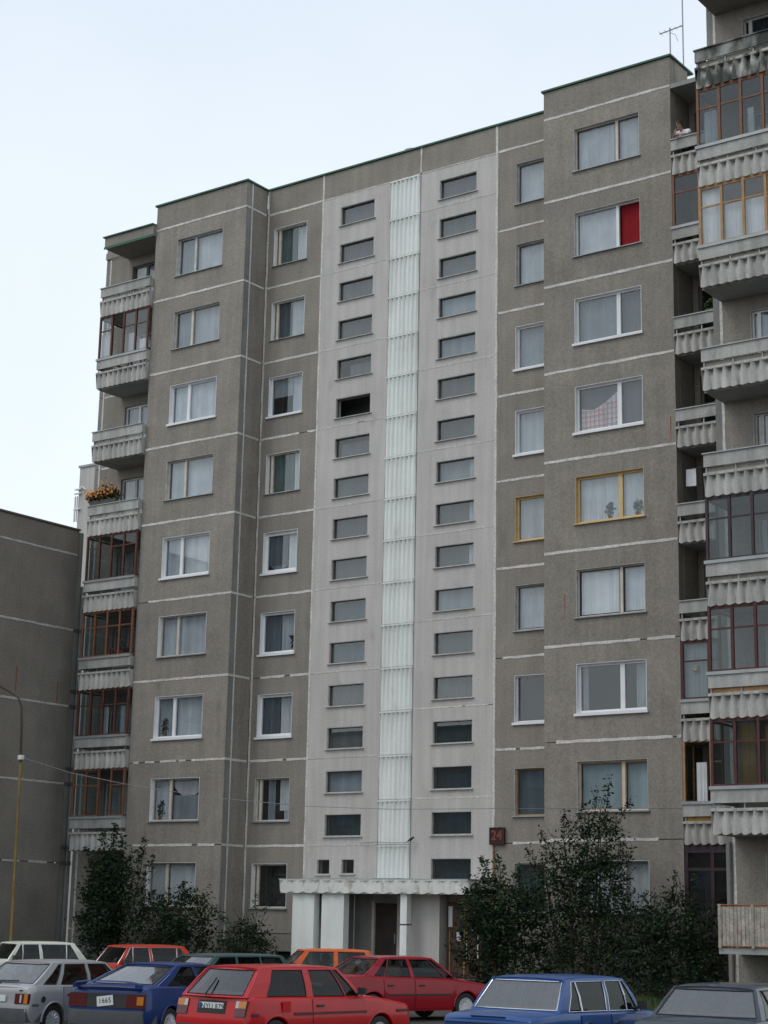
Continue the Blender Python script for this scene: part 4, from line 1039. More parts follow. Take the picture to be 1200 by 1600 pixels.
        # mirrors
        for sg in ((1, -1) if sp.get('mirror', 1) else ()):
            x = st[-1][0]-.14; y = s.hw(x, .95)*.97; z = interp(sp['top'], x)+.085
            m_ = MB(); m_.hexa([(x-.04, sg*(y+.03), z-.06), (x-.04, sg*(y+.19), z-.05), (x-.04, sg*(y+.19), z+.055), (x-.04, sg*(y+.03), z+.055)], [(x+.05, sg*(y+.04), z-.045), (x+.04, sg*(y+.17), z-.04), (x+.04, sg*(y+.17), z+.045), (x+.05, sg*(y+.04), z+.045)])
            m_.tube([(x, sg*(y-.03), z-.06), (x, sg*(y+.06), z-.01)], .02, 6); s.child(m_, 'mirror', M[sp.get('mm', 'plastic')])
        # head lights and grille
        zt = interp(sp['top'], xf)-.09
        for sg in (1, -1):
            x = xf-interp(sp['frontp'], zt); h_ = MB(); y = sg*W/2*.66; h_.box(x-.03, x+.015, y-.16, y+.16, zt-.075, zt+.065); s.child(h_, 'headlight', M['clear'])
        h_ = MB(); x = xf-interp(sp['frontp'], zt); h_.box(x-.02, x+.008, -W*.22, W*.22, zt-.07, zt+.06); s.child(h_, 'grille', M['plastic'])
    def wheel(s, x, y, sg):
        def ty():
            b = MB(); b.lathe([(.19, -.08), (.24, -.09), (.285, -.08), (.30, -.05), (.30, .05), (.285, .08), (.24, .09), (.19, .08)], 28); return b.mesh('wheel', M['black'], smooth=40)
        def rm():
            b = MB(); b.lathe([(.005, .062), (.05, .066), (.12, .058), (.165, .07), (.195, .082), (.20, .07), (.19, .0), (.005, .0)], 28)
            for k in range(12):
                a = k*math.pi/6; b.box(.0, .0, 0, 0, 0, 0) if False else None
                ca, sa = math.cos(a), math.sin(a); p0, p1 = .09, .16
                b.tube([(p0*ca, .068, p0*sa), (p1*ca, .074, p1*sa)], .011, 4)
            return b.mesh('rim', M['hubcap'], smooth=30)
        w_ = link('wheel', cached('tyre', ty), s.e, (0, 0, 0)); w_.location = (x, y, .30)
        r_ = link('rim', cached('rim', rm), w_, (0, 0, 0))
        if sg < 0: w_.rotation_euler = (0, 0, math.pi)
        return w_
    # ---- rear details
    def rx(s, z): return s.sp['xr']+interp(s.sp['rearp'], z)
    def rbox(s, name, y0, y1, z0, z1, m, d=.018, parent=None, skew=0):
        xa, xb = s.rx(z0), s.rx(z1); h = MB()
        h.hexa([(xa-d, y0, z0), (xa-d, y1, z0), (xb-d, y1+skew, z1), (xb-d, y0+skew, z1)], [(xa+.05, y0, z0), (xa+.05, y1, z0), (xb+.05, y1+skew, z1), (xb+.05, y0+skew, z1)])
        return s.child(h, name, m, parent)
    def plate(s, yc, zc, text=None, wd=.50, ht=.115, tilt=0, blue=True, d=.03):
        x = s.rx(zc)-d; h = MB(); h.box(-wd/2, wd/2, 0, .008, -ht/2, ht/2); o = s.child(h, 'number_plate', M['plate'])
        o.location = (x, yc, zc); o.rotation_euler = (0, tilt, R(-90))
        if blue:
            q = MB(); q.box(-wd/2+.004, -wd/2+.05, -.002, -.0005, -ht/2+.005, ht/2-.005); s.child(q, 'plate_band', M['plate_blue'], o)
        if text:
            cu = D.curves.new('plate_lettering', 'FONT'); cu.body = text; cu.size = ht*(.92 if blue else .72); cu.align_x = 'CENTER'; cu.align_y = 'CENTER'; cu.extrude = .001; cu.space_character = 1.12
            cu.materials.append(M['ink']); t = text_obj('plate_lettering', cu); t.parent = o
            t.location = (.025 if blue else 0, -.003, 0); t.rotation_euler = (R(90), 0, 0)
        return o

RECT = [(.2, .0), (.9, .0)]
# ---- bright red three door hatchback, nearest the middle
golf = dict(xr=-1.90, xf=2.08, W=1.665, wb=2.475, top=[(-1.92, .90), (-1.75, .935), (1.0, .905), (1.12, .90), (1.98, .77), (2.08, .72)], zr=1.355, wr=.575,
    rearp=[(.2, .05), (.5, .0), (.62, .02), (.95, .10)], frontp=[(.2, .08), (.5, 0), (.8, .05)],
    strips=[(-1.82, -1.41), (-1.40, -1.12, 'P'), (-.50, -.46, 'G'), (-.34, -.31, 'P'), (.42, .20, 'G'), (.46, .23, 'P'), (.74, .32, 'G'), (.86, .40, 'P')],
    doors=[(-.42, .84)], bz=(.30, .50), bm='plastic', strip=(.665, 'f_red'), hz=.78, rwide=.88)
c = Car('parked_car', 'bright red three door hatchback with a rear wiper in the middle of the front row', (10.3, -22.25, 85.3), golf, P_RED)
for sg in (1, -1):
    y0, y1 = (.53, .76) if sg > 0 else (-.76, -.53)
    tl = c.rbox('tail_light', y0, y1, .64, .87, M['redlens'], .016, skew=-.04*sg if False else 0)
    if sg > 0: c.rbox('indicator_lens', .60, .758, .765, .868, M['amber'], .022, tl); c.rbox('reversing_lens', .535, .60, .765, .868, M['clear'], .022, tl)
    else: c.rbox('indicator_lens', -.758, -.60, .765, .868, M['amber'], .022, tl); c.rbox('reversing_lens', -.60, -.535, .765, .868, M['clear'], .022, tl)
c.rbox('plate_recess', -.31, .31, .67, .86, M['black'], .008)
c.plate(0, .765, 'NYU 879', .54, .13, d=.014)
h = MB(); p0 = c.rpt(.12, .0); p1 = c.rpt(.20, .62); h.tube([(p0[0]-.03, p0[1], p0[2]-.03), (p0[0]-.035, p0[1], p0[2]+.04), (p1[0]-.03, p1[1], p1[2]+.01)], .014, 5); c.child(h, 'wiper', M['black'])
h = MB(); h.tube([(c.rx(.9)-.0, -.5, .585), (c.rx(.9)-.0, .5, .585)], .004, 4); c.child(h, 'tailgate_seam', M['black'])
h = MB(); h.box(-1.12, -.94, -.838, -.826, .70, .86); c.child(h, 'fuel_flap', P_RED)

# ---- mid blue saloon with its boot toward the camera
lada = dict(rglass='rear_pale', xr=-2.08, xf=2.02, W=1.61, wb=2.424, top=[(-2.09, .83), (-2.04, .885), (-1.92, .905), (-1.36, .945), (.92, .925), (1.0, .925), (1.92, .86), (2.02, .80)], zr=1.375, wr=.60,
    rearp=[(.2, .06), (.5, 0), (.9, .02)], frontp=[(.2, .06), (.5, 0), (.85, .0)],
    strips=[(-1.40, -1.05), (-1.16, -.90, 'P'), (-.81, -.83, 'G'), (-.79, -.81, 'P'), (-.14, -.09, 'G'), (-.06, -.02, 'P'), (.43, .40, 'G'), (.45, .42, 'P'), (.74, .46, 'G'), (.84, .53, 'P')],
    doors=[(-.92, -.12), (-.11, .92)], trim='chrome', handle='chrome', bz=(.38, .50), bm='chrome', bo=.10, hz=.80, ra=.32, mirror=1)
c = Car('parked_car', 'mid blue boxy saloon with chrome window trim, seen from behind at right', (15.75, -22.75, 88.6), lada, P_LBLUE)
for sg in (1, -1):
    tl = c.rbox('tail_light', min(sg*.30, sg*.70), max(sg*.30, sg*.70), .62, .76, M['redlens'], .02); c.rbox('indicator_lens', min(sg*.58, sg*.70), max(sg*.58, sg*.70), .625, .755, M['amber'], .026, tl)
c.plate(0, .70, None, .5, .115)
h = MB(); h.box(-2.06, -2.04, -.28, .28, .885, .895); h.tube([(c.rx(.8)-.005, -.7, .80), (c.rx(.8)-.005, .7, .80)], .005, 4); c.child(h, 'boot_seam', M['black'])
h = MB(); h.box(-1.22, -1.10, -.28, .06, .955, 1.0); c.child(h, 'parcel_shelf_box', M['seat_red'])
h = MB(); h.box(-1.245, -1.14, -.62, -.60, .985, 1.09); c.child(h, 'air_vent', M['black'])

# ---- blue fastback with a boot spoiler
fast = dict(rglass='rear_pale', xr=-2.12, xf=2.10, W=1.69, wb=2.50, top=[(-2.14, .88), (-2.06, .935), (-1.62, .975), (.95, .91), (1.1, .90), (2.0, .76), (2.1, .70)], zr=1.315, wr=.56,
    rearp=[(.2, .06), (.45, 0), (.6, .04), (.95, .08)], frontp=[(.2, .08), (.5, 0), (.8, .05)],
    strips=[(-1.62, -.66), (-1.32, -.50, 'P'), (-.22, -.20, 'G'), (-.10, -.10, 'P'), (.70, .30, 'G'), (.74, .33, 'P'), (1.0, .44, 'G'), (1.08, .50, 'P')],
    doors=[(-.16, 1.02)], bz=(.30, .56), bm='bumper_grey', hz=.76, rwide=.86)
c = Car('parked_car', 'blue fastback hatchback with a rear spoiler and crooked number plate', (5.7, -20.25, 101), fast, P_BLUE)
c.rbox('light_band', -.78, .78, .60, .84, M['plastic'], .012)
for sg in (1, -1):
    tl = c.rbox('tail_light', min(sg*.42, sg*.785), max(sg*.42, sg*.785), .605, .835, M['redlens'], .02)
    c.rbox('indicator_lens', min(sg*.64, sg*.775), max(sg*.64, sg*.775), .66, .80, M['amber'] if sg < 0 else M['redlens'], .025, tl)
pl = c.plate(.02, .715, '1665', .34, .17, blue=False, d=.03); pl.rotation_euler = (0, R(-7), R(-90))
h = MB()
U = [-1, -.9, -.6, -.2, .2, .6, .9, 1]
def spz(u): return 1.055-.06*abs(u)**6
rows = [[(-2.17+.03*u*u, .68*u, spz(u)-.012) for u in U], [(-2.16+.03*u*u, .68*u, spz(u)+.012) for u in U], [(-1.98, .68*u, spz(u)+.004) for u in U], [(-1.98, .68*u, spz(u)-.016) for u in U], [(-2.17+.03*u*u, .68*u, spz(u)-.012) for u in U]]
h.grid(rows)
for sg in (1, -1): h.hexa([(-2.14, sg*.69, .93), (-1.98, sg*.69, .95), (-1.98, sg*.68, 1.0), (-2.14, sg*.68, 1.005)], [(-2.14, sg*.62, .93), (-1.98, sg*.62, .95), (-1.98, sg*.62, 1.03), (-2.14, sg*.62, 1.03)])
c.child(h, 'spoiler', P_BLUE, smooth=40)

# ---- silver grey five door hatchback
esc = dict(rglass='rear_pale', xr=-1.92, xf=2.05, W=1.64, wb=2.40, top=[(-1.94, .88), (-1.88, .925), (-1.68, .955), (.95, .91), (1.05, .905), (1.95, .77), (2.05, .72)], zr=1.335, wr=.565,
    rearp=[(.2, .05), (.5, 0), (.62, .03), (.95, .06)], frontp=[(.2, .08), (.5, 0), (.8, .05)],
    strips=[(-1.70, -1.02), (-1.46, -.82, 'P'), (-1.09, -.76, 'G'), (-.96, -.67, 'P'), (-.16, -.10, 'G'), (-.06, -.01, 'P'), (.74, .42, 'G'), (.77, .44, 'P'), (.90, .48, 'G'), (1.0, .55, 'P')],
    doors=[(-.94, -.08), (-.06, .98)], bz=(.30, .54), bm='bumper_grey', hz=.77, seat='seat_red', lip=None, strip=(.60, 'bumper_grey'))
c = Car('parked_car', 'silver grey five door hatchback with reddish seats, lowest at the left edge', (3.4, -20.75, 96.4), esc, P_SILVER)
for sg in (1, -1):
    tl = c.rbox('tail_light', min(sg*.46, sg*.77), max(sg*.46, sg*.77), .62, .80, M['redlens'], .016); c.rbox('indicator_lens', min(sg*.68, sg*.765), max(sg*.68, sg*.765), .625, .795, M['amber'], .022, tl)
    c.rbox('reversing_lens', min(sg*.58, sg*.62), max(sg*.58, sg*.62), .64, .78, M['clear'], .022, tl)
c.plate(0, .71, None, .5, .115)
c.rbox('badge', -.62, -.54, .845, .865, M['plastic'], .012)
h = MB(); p0 = c.rpt(.0, .0); p1 = c.rpt(-.55, .10); h.tube([(p0[0]-.02, p0[1], p0[2]-.01), (p0[0]-.03, p0[1], p0[2]+.05), (p1[0]-.03, p1[1], p1[2]+.02)], .016, 5); c.child(h, 'wiper', M['black'])
h = MB(); h.lathe([(.0, .0), (.05, .0), (.055, .012), (.0, .014)], 16); f_ = c.child(h, 'fuel_cap', M['black']); f_.location = (-1.52, -.815, .70); f_.rotation_euler = (0, 0, math.pi)

# ---- crimson saloon standing crosswise in the second row
audi = dict(xr=-2.18, xf=2.14, W=1.69, wb=2.54, top=[(-2.2, .86), (-2.13, .93), (-1.98, .955), (-1.40, .965), (.95, .905), (1.05, .90), (2.02, .755), (2.14, .69)], zr=1.335, wr=.56,
    rearp=[(.2, .08), (.5, 0), (.95, .04)], frontp=[(.2, .08), (.5, 0), (.8, .06)],
    strips=[(-1.46, -.90), (-1.20, -.76, 'P'), (-.95, -.72, 'G'), (-.92, -.69, 'P'), (-.22, -.24, 'G'), (-.12, -.16, 'P'), (.72, .30, 'G'), (.76, .33, 'P'), (.96, .42, 'G'), (1.06, .50, 'P')],
    doors=[(-.98, -.16), (-.14, .98)], bz=(.30, .54), bm='bumper_grey', hz=.76, strip=(.56, 'plastic'))
c = Car('parked_car', 'crimson red saloon with silver wheel covers, parked nose right before the entrance', (5.4, -12.4, 71), audi, P_CRIM)
for sg in (1, -1): c.rbox('tail_light', min(sg*.40, sg*.78), max(sg*.40, sg*.78), .66, .82, M['redlens'], .016)
c.plate(0, .74, None, .5, .115)
h = MB(); h.box(-.72, -.45, -.60, -.50, .96, 1.18); c.child(h, 'parcel', M['f_yellow'])

# ---- far row : noses toward the lot
def far(label, pose, pm, **kw):
    sp = dict(lada); sp.update(kw); c_ = Car('parked_car', label, pose, sp, pm)
    for sg in (1, -1): c_.rbox('tail_light', min(sg*.50, sg*.72), max(sg*.50, sg*.72), .60, .76, M['redlens'], .02)
    c_.plate(0, .68, None, .5, .115); return c_
far('red orange boxy saloon with chrome windscreen surround in the rear row', (-3.6, -11.4, 249), P_RO)
far('cream coloured boxy saloon in the rear row at the far left', (-7.3, -11.7, 249), P_CREAM)
far('small bright orange car parked closest to the entrance piers', (.65, -9.2, 228), P_ORANGE, trim='black', bm='plastic', wglass='rear_pale',
    strips=[(-1.42, -1.16), (-1.18, -1.02, 'P'), (-.36, -.36, 'G'), (-.22, -.25, 'P'), (.66, .34, 'G'), (.92, .46, 'P')])
far('dark teal estate car half hidden behind the bright red hatchback', (1.8, -14.6, 262), P_TEAL, trim='black', bm='plastic', zr=1.31, wglass='rear_pale',
    strips=[(-1.86, -1.60), (-1.66, -1.46, 'P'), (-.90, -.90, 'G'), (-.84, -.86, 'P'), (-.17, -.20, 'G'), (-.10, -.14, 'P'), (.78, .28, 'G'), (1.0, .42, 'P')])
sp = dict(lada); sp.update(dict(trim='plastic', bm='plastic', handle='plastic', rwide=.95, zr=1.33, wr=.57, W=1.66, rglass='rear_pale'))
c = Car('parked_car', 'grey navy saloon cut off at the lower right corner', (18.15, -22.1, 95), sp, P_NAVY)
for sg in (1, -1): c.rbox('tail_light', min(sg*.40, sg*.72), max(sg*.40, sg*.72), .62, .78, M['redlens'], .02)
# ------------------------------------------------------------------ shrubs and small trees
def shrub(name, label, cat, base, stems, blobs, shoots=(), seed=1, leaf=.11, mix=(.5, .38, .12), wl=.45, tips=None):
    """stems: (dx, dy, top dx, top dy, height); blobs: (cx, cy, cz, rx, ry, rz, n); shoots: (x0, y0, z0, x1, y1, z1, n)"""
    rnd = random.Random(seed); e = empty(name, base, 0, label, cat, 'bushes and small trees against the block')
    for (a, b_, c_, d_, h) in stems:
        m_ = MB(); pts = [(a+(c_-a)*t+.06*math.sin(5*t+a*9), b_+(d_-b_)*t+.05*math.sin(4*t+b_*7), h*t) for t in (0, .2, .4, .6, .8, 1)]
        m_.tube(pts, [.055, .045, .036, .028, .018, .008], 6); st_ = m_.obj('trunk', M['bark'], e)
        m_ = MB()
        for k in range(7):
            t = rnd.uniform(.3, .95); p0 = Vector((a+(c_-a)*t, b_+(d_-b_)*t, h*t)); an = rnd.uniform(0, 6.28); L_ = rnd.uniform(.35, .8)
            m_.tube([p0, p0+Vector((math.cos(an)*L_*.5, math.sin(an)*L_*.5, L_*.5)), p0+Vector((math.cos(an)*L_, math.sin(an)*L_, L_*1.15))], [.014, .009, .004], 4, False)
        m_.obj('branches', M['bark'], e)['kind'] = 'stuff'
    cr_ = MB()
    def leaf_at(p, up_bias=.2):
        r_ = rnd.random(); cr_.cur = 0 if r_ < mix[0] else (1 if r_ < mix[0]+mix[1] else 2)
        L_ = leaf*rnd.choice((.55, .7, .9, 1.1, 1.35))*rnd.uniform(.85, 1.15); w_ = L_*wl
        d = Vector((rnd.gauss(0, 1), rnd.gauss(0, 1), rnd.gauss(-.15, .7))).normalized(); n = d.cross(Vector((rnd.gauss(0, 1), rnd.gauss(0, 1), rnd.gauss(0, 1)))).normalized()
        k = d.cross(n)*.18*L_
        cr_.face(p, p+d*L_*.5+n*w_*.5+k*.0, p+d*L_+k, p+d*L_*.5-n*w_*.5)
    for (cx, cy, cz, rx, ry, rz, n) in blobs:
        n = int(n*.95); nc = max(3, n//34)
        for q in range(nc):
            while True:
                v = Vector((rnd.uniform(-1, 1), rnd.uniform(-1, 1), rnd.uniform(-1, 1)))
                if .15 < v.length < 1: break
            v *= (v.length**-.35); c_ = Vector((cx+v.x*rx, cy+v.y*ry, cz+v.z*rz)); s_ = rnd.uniform(.08, .20)
            for _ in range(n//nc):
                leaf_at(c_+Vector((rnd.gauss(0, s_), rnd.gauss(0, s_), rnd.gauss(0, s_))))
    mix = tips or mix
    for (xa, ya, za, xb, yb, zb, n) in shoots:
        m_ = MB(); a_, b_ = Vector((xa, ya, za)), Vector((xb, yb, zb)); m_.tube([a_, a_.lerp(b_, .5)+Vector((.04, .02, 0)), b_], [.014, .010, .004], 4, False); m_.obj('branch', M['bark'], e)
        for _ in range(n):
            t = rnd.random()**.85; p_ = a_.lerp(b_, t); s_ = .03+.13*(1-t)
            leaf_at(p_+Vector((rnd.gauss(0, s_), rnd.gauss(0, s_), rnd.gauss(0, .05))))
    o = cr_.obj('crown', [M['leaf1'], M['leaf2'], M['leaf3']], e); o['kind'] = 'stuff'
    return e
shrub('tree', 'tall upright dark shrub with bare shoots before the left balconies', 'tree', (-13.0, -3.0, .09),
    [(0, 0, -.2, 0, 4.2), (.25, .1, .4, .1, 4.0), (.5, 0, 1.3, .1, 3.6), (-.2, 0, -.8, 0, 3.4), (.1, .1, .1, 0, 4.4)],
    [(-.40, 0, 2.2, .80, .7, 1.45, 3600), (.25, 0, 2.7, .62, .6, 1.25, 2900), (-.15, 0, 3.3, .70, .5, .55, 1000), (1.3, 0, 2.3, .5, .4, .6, 520), (-.1, 0, .9, .75, .6, .8, 1400)],
    [(-.5, 0, 3.4, -1.2, 0, 4.25, 90), (-.3, 0, 3.6, -.42, 0, 4.85, 170), (.0, 0, 3.7, .12, 0, 4.95, 190), (.35, 0, 3.6, .42, 0, 4.7, 120), (.9, 0, 2.8, 1.55, 0, 4.6, 240), (1.3, 0, 2.9, 1.95, 0, 3.95, 120), (1.4, 0, 2.3, 2.15, 0, 2.9, 90), (.6, 0, 3.5, .95, 0, 4.1, 60)], 3, .13)
shrub('bush', 'broad round bush under the lowest left windows', 'bush', (-10.2, -3.0, .09),
    [(0, 0, -.6, 0, 1.9), (.1, 0, .4, 0, 2.4), (.2, .1, 1.0, .1, 2.0), (-.1, 0, -.1, .1, 2.3)],
    [(.45, 0, 2.15, 1.0, .7, .75, 1900), (-.5, 0, 1.6, .9, .7, .7, 1300), (1.1, 0, 1.6, .6, .6, .6, 600), (.2, 0, 1.0, 1.2, .7, .7, 1100)],
    [(.4, 0, 2.6, .55, 0, 3.15, 60), (.9, 0, 2.4, 1.45, 0, 2.75, 60), (-.9, 0, 1.8, -1.2, 0, 2.4, 50)], 5, .13)
shrub('bush', 'low spiky bush beside the left entrance pier', 'bush', (-7.4, -2.7, .09),
    [(0, 0, -.5, 0, 1.5), (.1, 0, .4, 0, 1.7), (0, .1, .1, .1, 1.6)],
    [(.0, 0, 1.35, .85, .6, .55, 1300), (.5, 0, 1.2, .6, .5, .5, 700), (-.5, 0, 1.0, .6, .5, .55, 600), (0, 0, .55, 1.0, .6, .45, 700)],
    [(-.5, 0, 1.5, -1.35, 0, 2.45, 55), (.35, 0, 1.6, .55, 0, 2.9, 60), (.5, 0, 1.6, .95, 0, 2.65, 45), (-.2, 0, 1.6, -.9, 0, 2.1, 40)], 8, .11)
shrub('bush', 'dense bush with lighter green tips beside the brown entrance door', 'bush', (2.0, -2.9, .09),
    [(0, 0, -.5, 0, 3.0), (.1, 0, .5, 0, 3.1), (0, .1, .1, .1, 3.2), (.3, 0, 1.0, 0, 2.5)],
    [(.0, 0, 2.45, .85, .6, .9, 2600), (.6, 0, 1.9, 1.0, .8, .95, 2700), (-.3, 0, 1.4, .95, .8, .95, 2400), (.5, 0, .8, 1.4, .8, .8, 2400)],
    [(-.3, 0, 2.9, -.5, 0, 3.85, 130), (.05, 0, 3.0, .0, 0, 3.95, 150), (-.7, 0, 2.2, -1.15, 0, 3.0, 110), (.5, 0, 2.9, .7, 0, 3.6, 90), (-.5, -.5, 1.7, -.95, -.5, 2.6, 150), (.3, -.55, 2.2, .5, -.6, 2.9, 120), (-.2, -.5, 2.2, -.35, -.5, 3.1, 130)], 11, .12, (.50, .36, .14), tips=(.25, .30, .45))
shrub('tree', 'tallest dark leafy tree, its tip before the pale blinds', 'tree', (4.7, -2.9, .09),
    [(0, 0, .7, 0, 5.4), (-.2, 0, -.6, 0, 4.6), (.2, 0, 1.2, 0, 4.2), (-.4, 0, -1.3, 0, 3.7), (.1, .1, .2, .1, 5.0), (.4, 0, .6, -.1, 4.6)],
    [(.45, 0, 4.0, .80, .6, .95, 2300), (-.5, 0, 3.4, .85, .6, .95, 1500), (.2, 0, 3.0, 1.15, .7, .9, 2600), (-.9, 0, 2.5, .8, .7, .9, 1500), (.0, 0, 1.9, 1.6, .8, .9, 3200), (.0, 0, .9, 1.7, .8, .8, 2800), (1.2, 0, 2.3, .7, .6, .7, 900)],
    [(.6, 0, 4.6, .88, 0, 5.95, 120), (.3, 0, 4.7, .5, 0, 5.7, 70), (.9, 0, 4.5, 1.5, 0, 5.35, 90), (-.4, 0, 4.2, -.55, 0, 5.15, 110), (-.9, 0, 3.6, -1.3, 0, 4.6, 120), (-1.2, 0, 3.0, -1.75, 0, 4.1, 90), (1.2, 0, 3.4, 1.55, 0, 4.1, 80), (-.1, 0, 4.5, .0, 0, 5.3, 80)], 17, .105, (.52, .36, .12))
shrub('bush', 'wide dark bush below the railed ground storey balcony', 'bush', (7.7, -3.6, .09),
    [(0, 0, -.6, 0, 2.4), (.1, 0, .4, 0, 2.9), (.3, .1, 1.0, .1, 2.3), (-.3, 0, -1.0, .1, 2.1)],
    [(.1, 0, 2.2, 1.0, .7, .7, 1900), (-.7, 0, 1.7, .9, .7, .8, 1800), (.9, 0, 1.6, .8, .7, .8, 1800), (.0, 0, 1.1, 1.5, .8, .8, 2600), (0, 0, .5, 1.8, .8, .5, 1900)],
    [(.1, 0, 2.6, .15, 0, 3.4, 90), (.5, 0, 2.4, .75, 0, 3.3, 80), (-.6, 0, 2.2, -.75, 0, 2.9, 70), (1.0, 0, 2.0, 1.3, 0, 2.7, 70)], 23, .11, (.52, .36, .12))

# ------------------------------------------------------------------ street lamp and its cable
lp = empty('street_lamp', (-14.2, -6.0, 0), 0, 'thin yellow brown street lamp pole with a curved arm at far left', 'street lamp')
b = MB(); b.tube([(0, 0, 0), (-.03, 0, 1.3), (-.12, 0, 6.9)], [.055, .050, .042], 10); b.obj('pole', M['pole'], lp, smooth=60)
b = MB(); b.tube([(-.12, 0, 6.9), (-.18, 0, 8.1), (-.24, 0, 8.7), (-.42, 0, 9.02), (-.75, 0, 9.2), (-1.35, 0, 9.46), (-1.9, 0, 9.66)], [.042, .038, .034, .032, .032, .032, .032], 8); b.obj('arm', M['pole_dark'], lp, smooth=60)
b = MB(); b.hexa([(-1.85, -.09, 9.60), (-2.5, -.11, 9.80), (-2.5, .11, 9.80), (-1.85, .09, 9.60)], [(-1.85, -.07, 9.74), (-2.45, -.07, 9.98), (-2.45, .07, 9.98), (-1.85, .07, 9.74)]); b.obj('lamp_head', M['steel'], lp)
b = MB(); b.box(-.19, -.02, -.07, .05, 7.0, 7.14); b.obj('insulator', M['f_white'], lp)
b = MB(); pts = []
cab = [(-14.25, 7.06), (-12.0, 6.5), (-9.55, 6.07), (-6, 5.58), (-2.43, 5.25), (0.5, 5.11), (3.71, 5.06), (6.88, 5.10)]
b.tube([(x, -6.0 if x < 5 else -6.0+4.78*(x-3.71)/3.17, z) for x, z in cab[:-1]]+[(6.9, -1.23, 5.3)], .008, 4); tag(b.obj('cable', M['wire']), 'thin sagging cable strung from the lamp pole across the block', 'cable')

# ------------------------------------------------------------------ on the roof
def antenna(loc, h, label, bar=None):
    a = empty('antenna', loc, 0, label, 'antenna'); b = MB(); b.tube([(0, 0, 0), (0, 0, h)], .022, 6); b.obj('mast', M['steel'], a)
    if bar:
        b = MB(); b.tube([(-.38, 0, bar), (.46, 0, bar+.06)], .02, 5); b.obj('boom', M['steel'], a)
        for i in range(5): 
            b = MB(); x = -.33+i*.18; b.tube([(x, -.16+.02*i, bar+.01+.012*i), (x, .16-.02*i, bar+.01+.012*i)], .008, 4); b.obj('rod', M['steel'], a)
        b = MB(); b.tube([(0, 0, bar-.05), (.2, 0, bar-.2), (.28, 0, bar-.45)], .008, 4, False); b.obj('lead', M['wire'], a)
antenna((5.36, 2, 27.3), 3.38, 'short roof aerial with a level crossbar', 3.26)
antenna((5.82, 2, 27.3), 5.2, 'taller plain mast beside the crossbar aerial')
v_ = empty('roof_vent', (-4.9, 2, 27.3), 0, 'small capped vent just above the roof edge over the stairwell', 'vent')
b = MB(); b.tube([(0, 0, 0), (0, 0, 1.55)], .16, 10); b.obj('vent_pipe', M['tin'], v_, smooth=60)
b = MB(); b.lathe([(.01, 0), (.26, 0), (.26, .05), (.04, .16), (.01, .16)], 12); c_ = b.obj('vent_cap', M['tin'], v_); c_.location = (0, 0, 1.6); c_.rotation_euler = (R(90), 0, 0)

# ------------------------------------------------------------------ house number
sg_ = empty('house_number_sign', (.18, -.02, 4.43), 0, 'dark maroon plate with red number 24 beside the stairwell corner', 'sign')
b = MB(); b.box(-.25, .25, -.07, 0, 0, .51); b.obj('sign_board', M['sign'], sg_)
b = MB(); b.box(-.265, .265, -.085, -.071, 0, .03); b.box(-.265, .265, -.085, -.071, .48, .51); b.box(-.265, -.235, -.085, -.071, .03, .48); b.box(.235, .265, -.085, -.071, .03, .48); b.obj('sign_rim', M['sign'], sg_)
cu = D.curves.new('number', 'FONT'); cu.body = '24'; cu.size = .40; cu.align_x = 'CENTER'; cu.align_y = 'CENTER'; cu.extrude = .004; cu.offset = .008; cu.materials.append(M['sign_ink'])
t = text_obj('number', cu); t.parent = sg_; t.location = (-.01, -.075, .26); t.rotation_euler = (R(90), 0, 0)

# ------------------------------------------------------------------ things on the balconies
def flowers(label, loc, wd, n, fm, seed, box=True, hgt=.30):
    rnd = random.Random(seed); e = empty('flower_box', loc, 0, label, 'flower box')
    b = MB(); b.hexa([(-wd/2, -.10, .14), (wd/2, -.10, .14), (wd/2, .10, .14), (-wd/2, .10, .14)], [(-wd/2+.03, -.07, 0), (wd/2-.03, -.07, 0), (wd/2-.03, .07, 0), (-wd/2+.03, .07, 0)]); b.obj('trough', M['f_dark'], e)
    lf = MB(); fl_ = MB()
    for i in range(n):
        x = rnd.uniform(-wd/2, wd/2)*1.1; p = Vector((x, rnd.gauss(-.04, .10), .12+abs(rnd.gauss(0, hgt*.5))*(1-.4*abs(2*x/wd))+rnd.uniform(0, .1)))
        d = Vector((rnd.gauss(0, 1), rnd.gauss(0, 1), rnd.gauss(.2, .6))).normalized(); k = d.cross(Vector((rnd.gauss(0, 1), rnd.gauss(0, 1), rnd.gauss(0, 1)))).normalized(); L_ = .10
        lf.face(p, p+d*L_*.5+k*.03, p+d*L_, p+d*L_*.5-k*.03)
        if i % 4 == 0:
            p2 = p+Vector((rnd.gauss(0, .03), -.05, .07)); r_ = rnd.uniform(.025, .05)
            ring = [p2+Vector((r_*math.cos(a*1.047), rnd.uniform(-.01, .01), r_*math.sin(a*1.047))) for a in range(6)]; c_ = p2+Vector((0, -.02, 0))
            for a in range(6): fl_.face(c_, ring[a], ring[(a+1) % 6])
    lf.obj('foliage', M['leaf2'], e)['kind'] = 'stuff'; fl_.obj('blossoms', fm, e)['kind'] = 'stuff'
flowers('trough of orange flowers on the rail of an open left balcony', (-15.95, -1.33, J(6)-H+.995), 1.35, 760, M['flower_o'], 2, hgt=.46)
flowers('pink flowers behind the glazing of a left balcony', (-14.9, -1.06, J(4)-H+.86), .9, 130, M['flower_p'], 4, hgt=.4)
flowers('small green plants standing on the open balcony beside the right block', (8.1, -1.0, J(7)-H+.98), .5, 60, M['leaf3'], 6)
lau = MB()
rows = [[(x, .02*math.sin(9*x+z*3), z*(1+.02*math.sin(7*x))) for x in [i*.05 for i in range(7)]] for z in (0, -.15, -.3, -.5)]
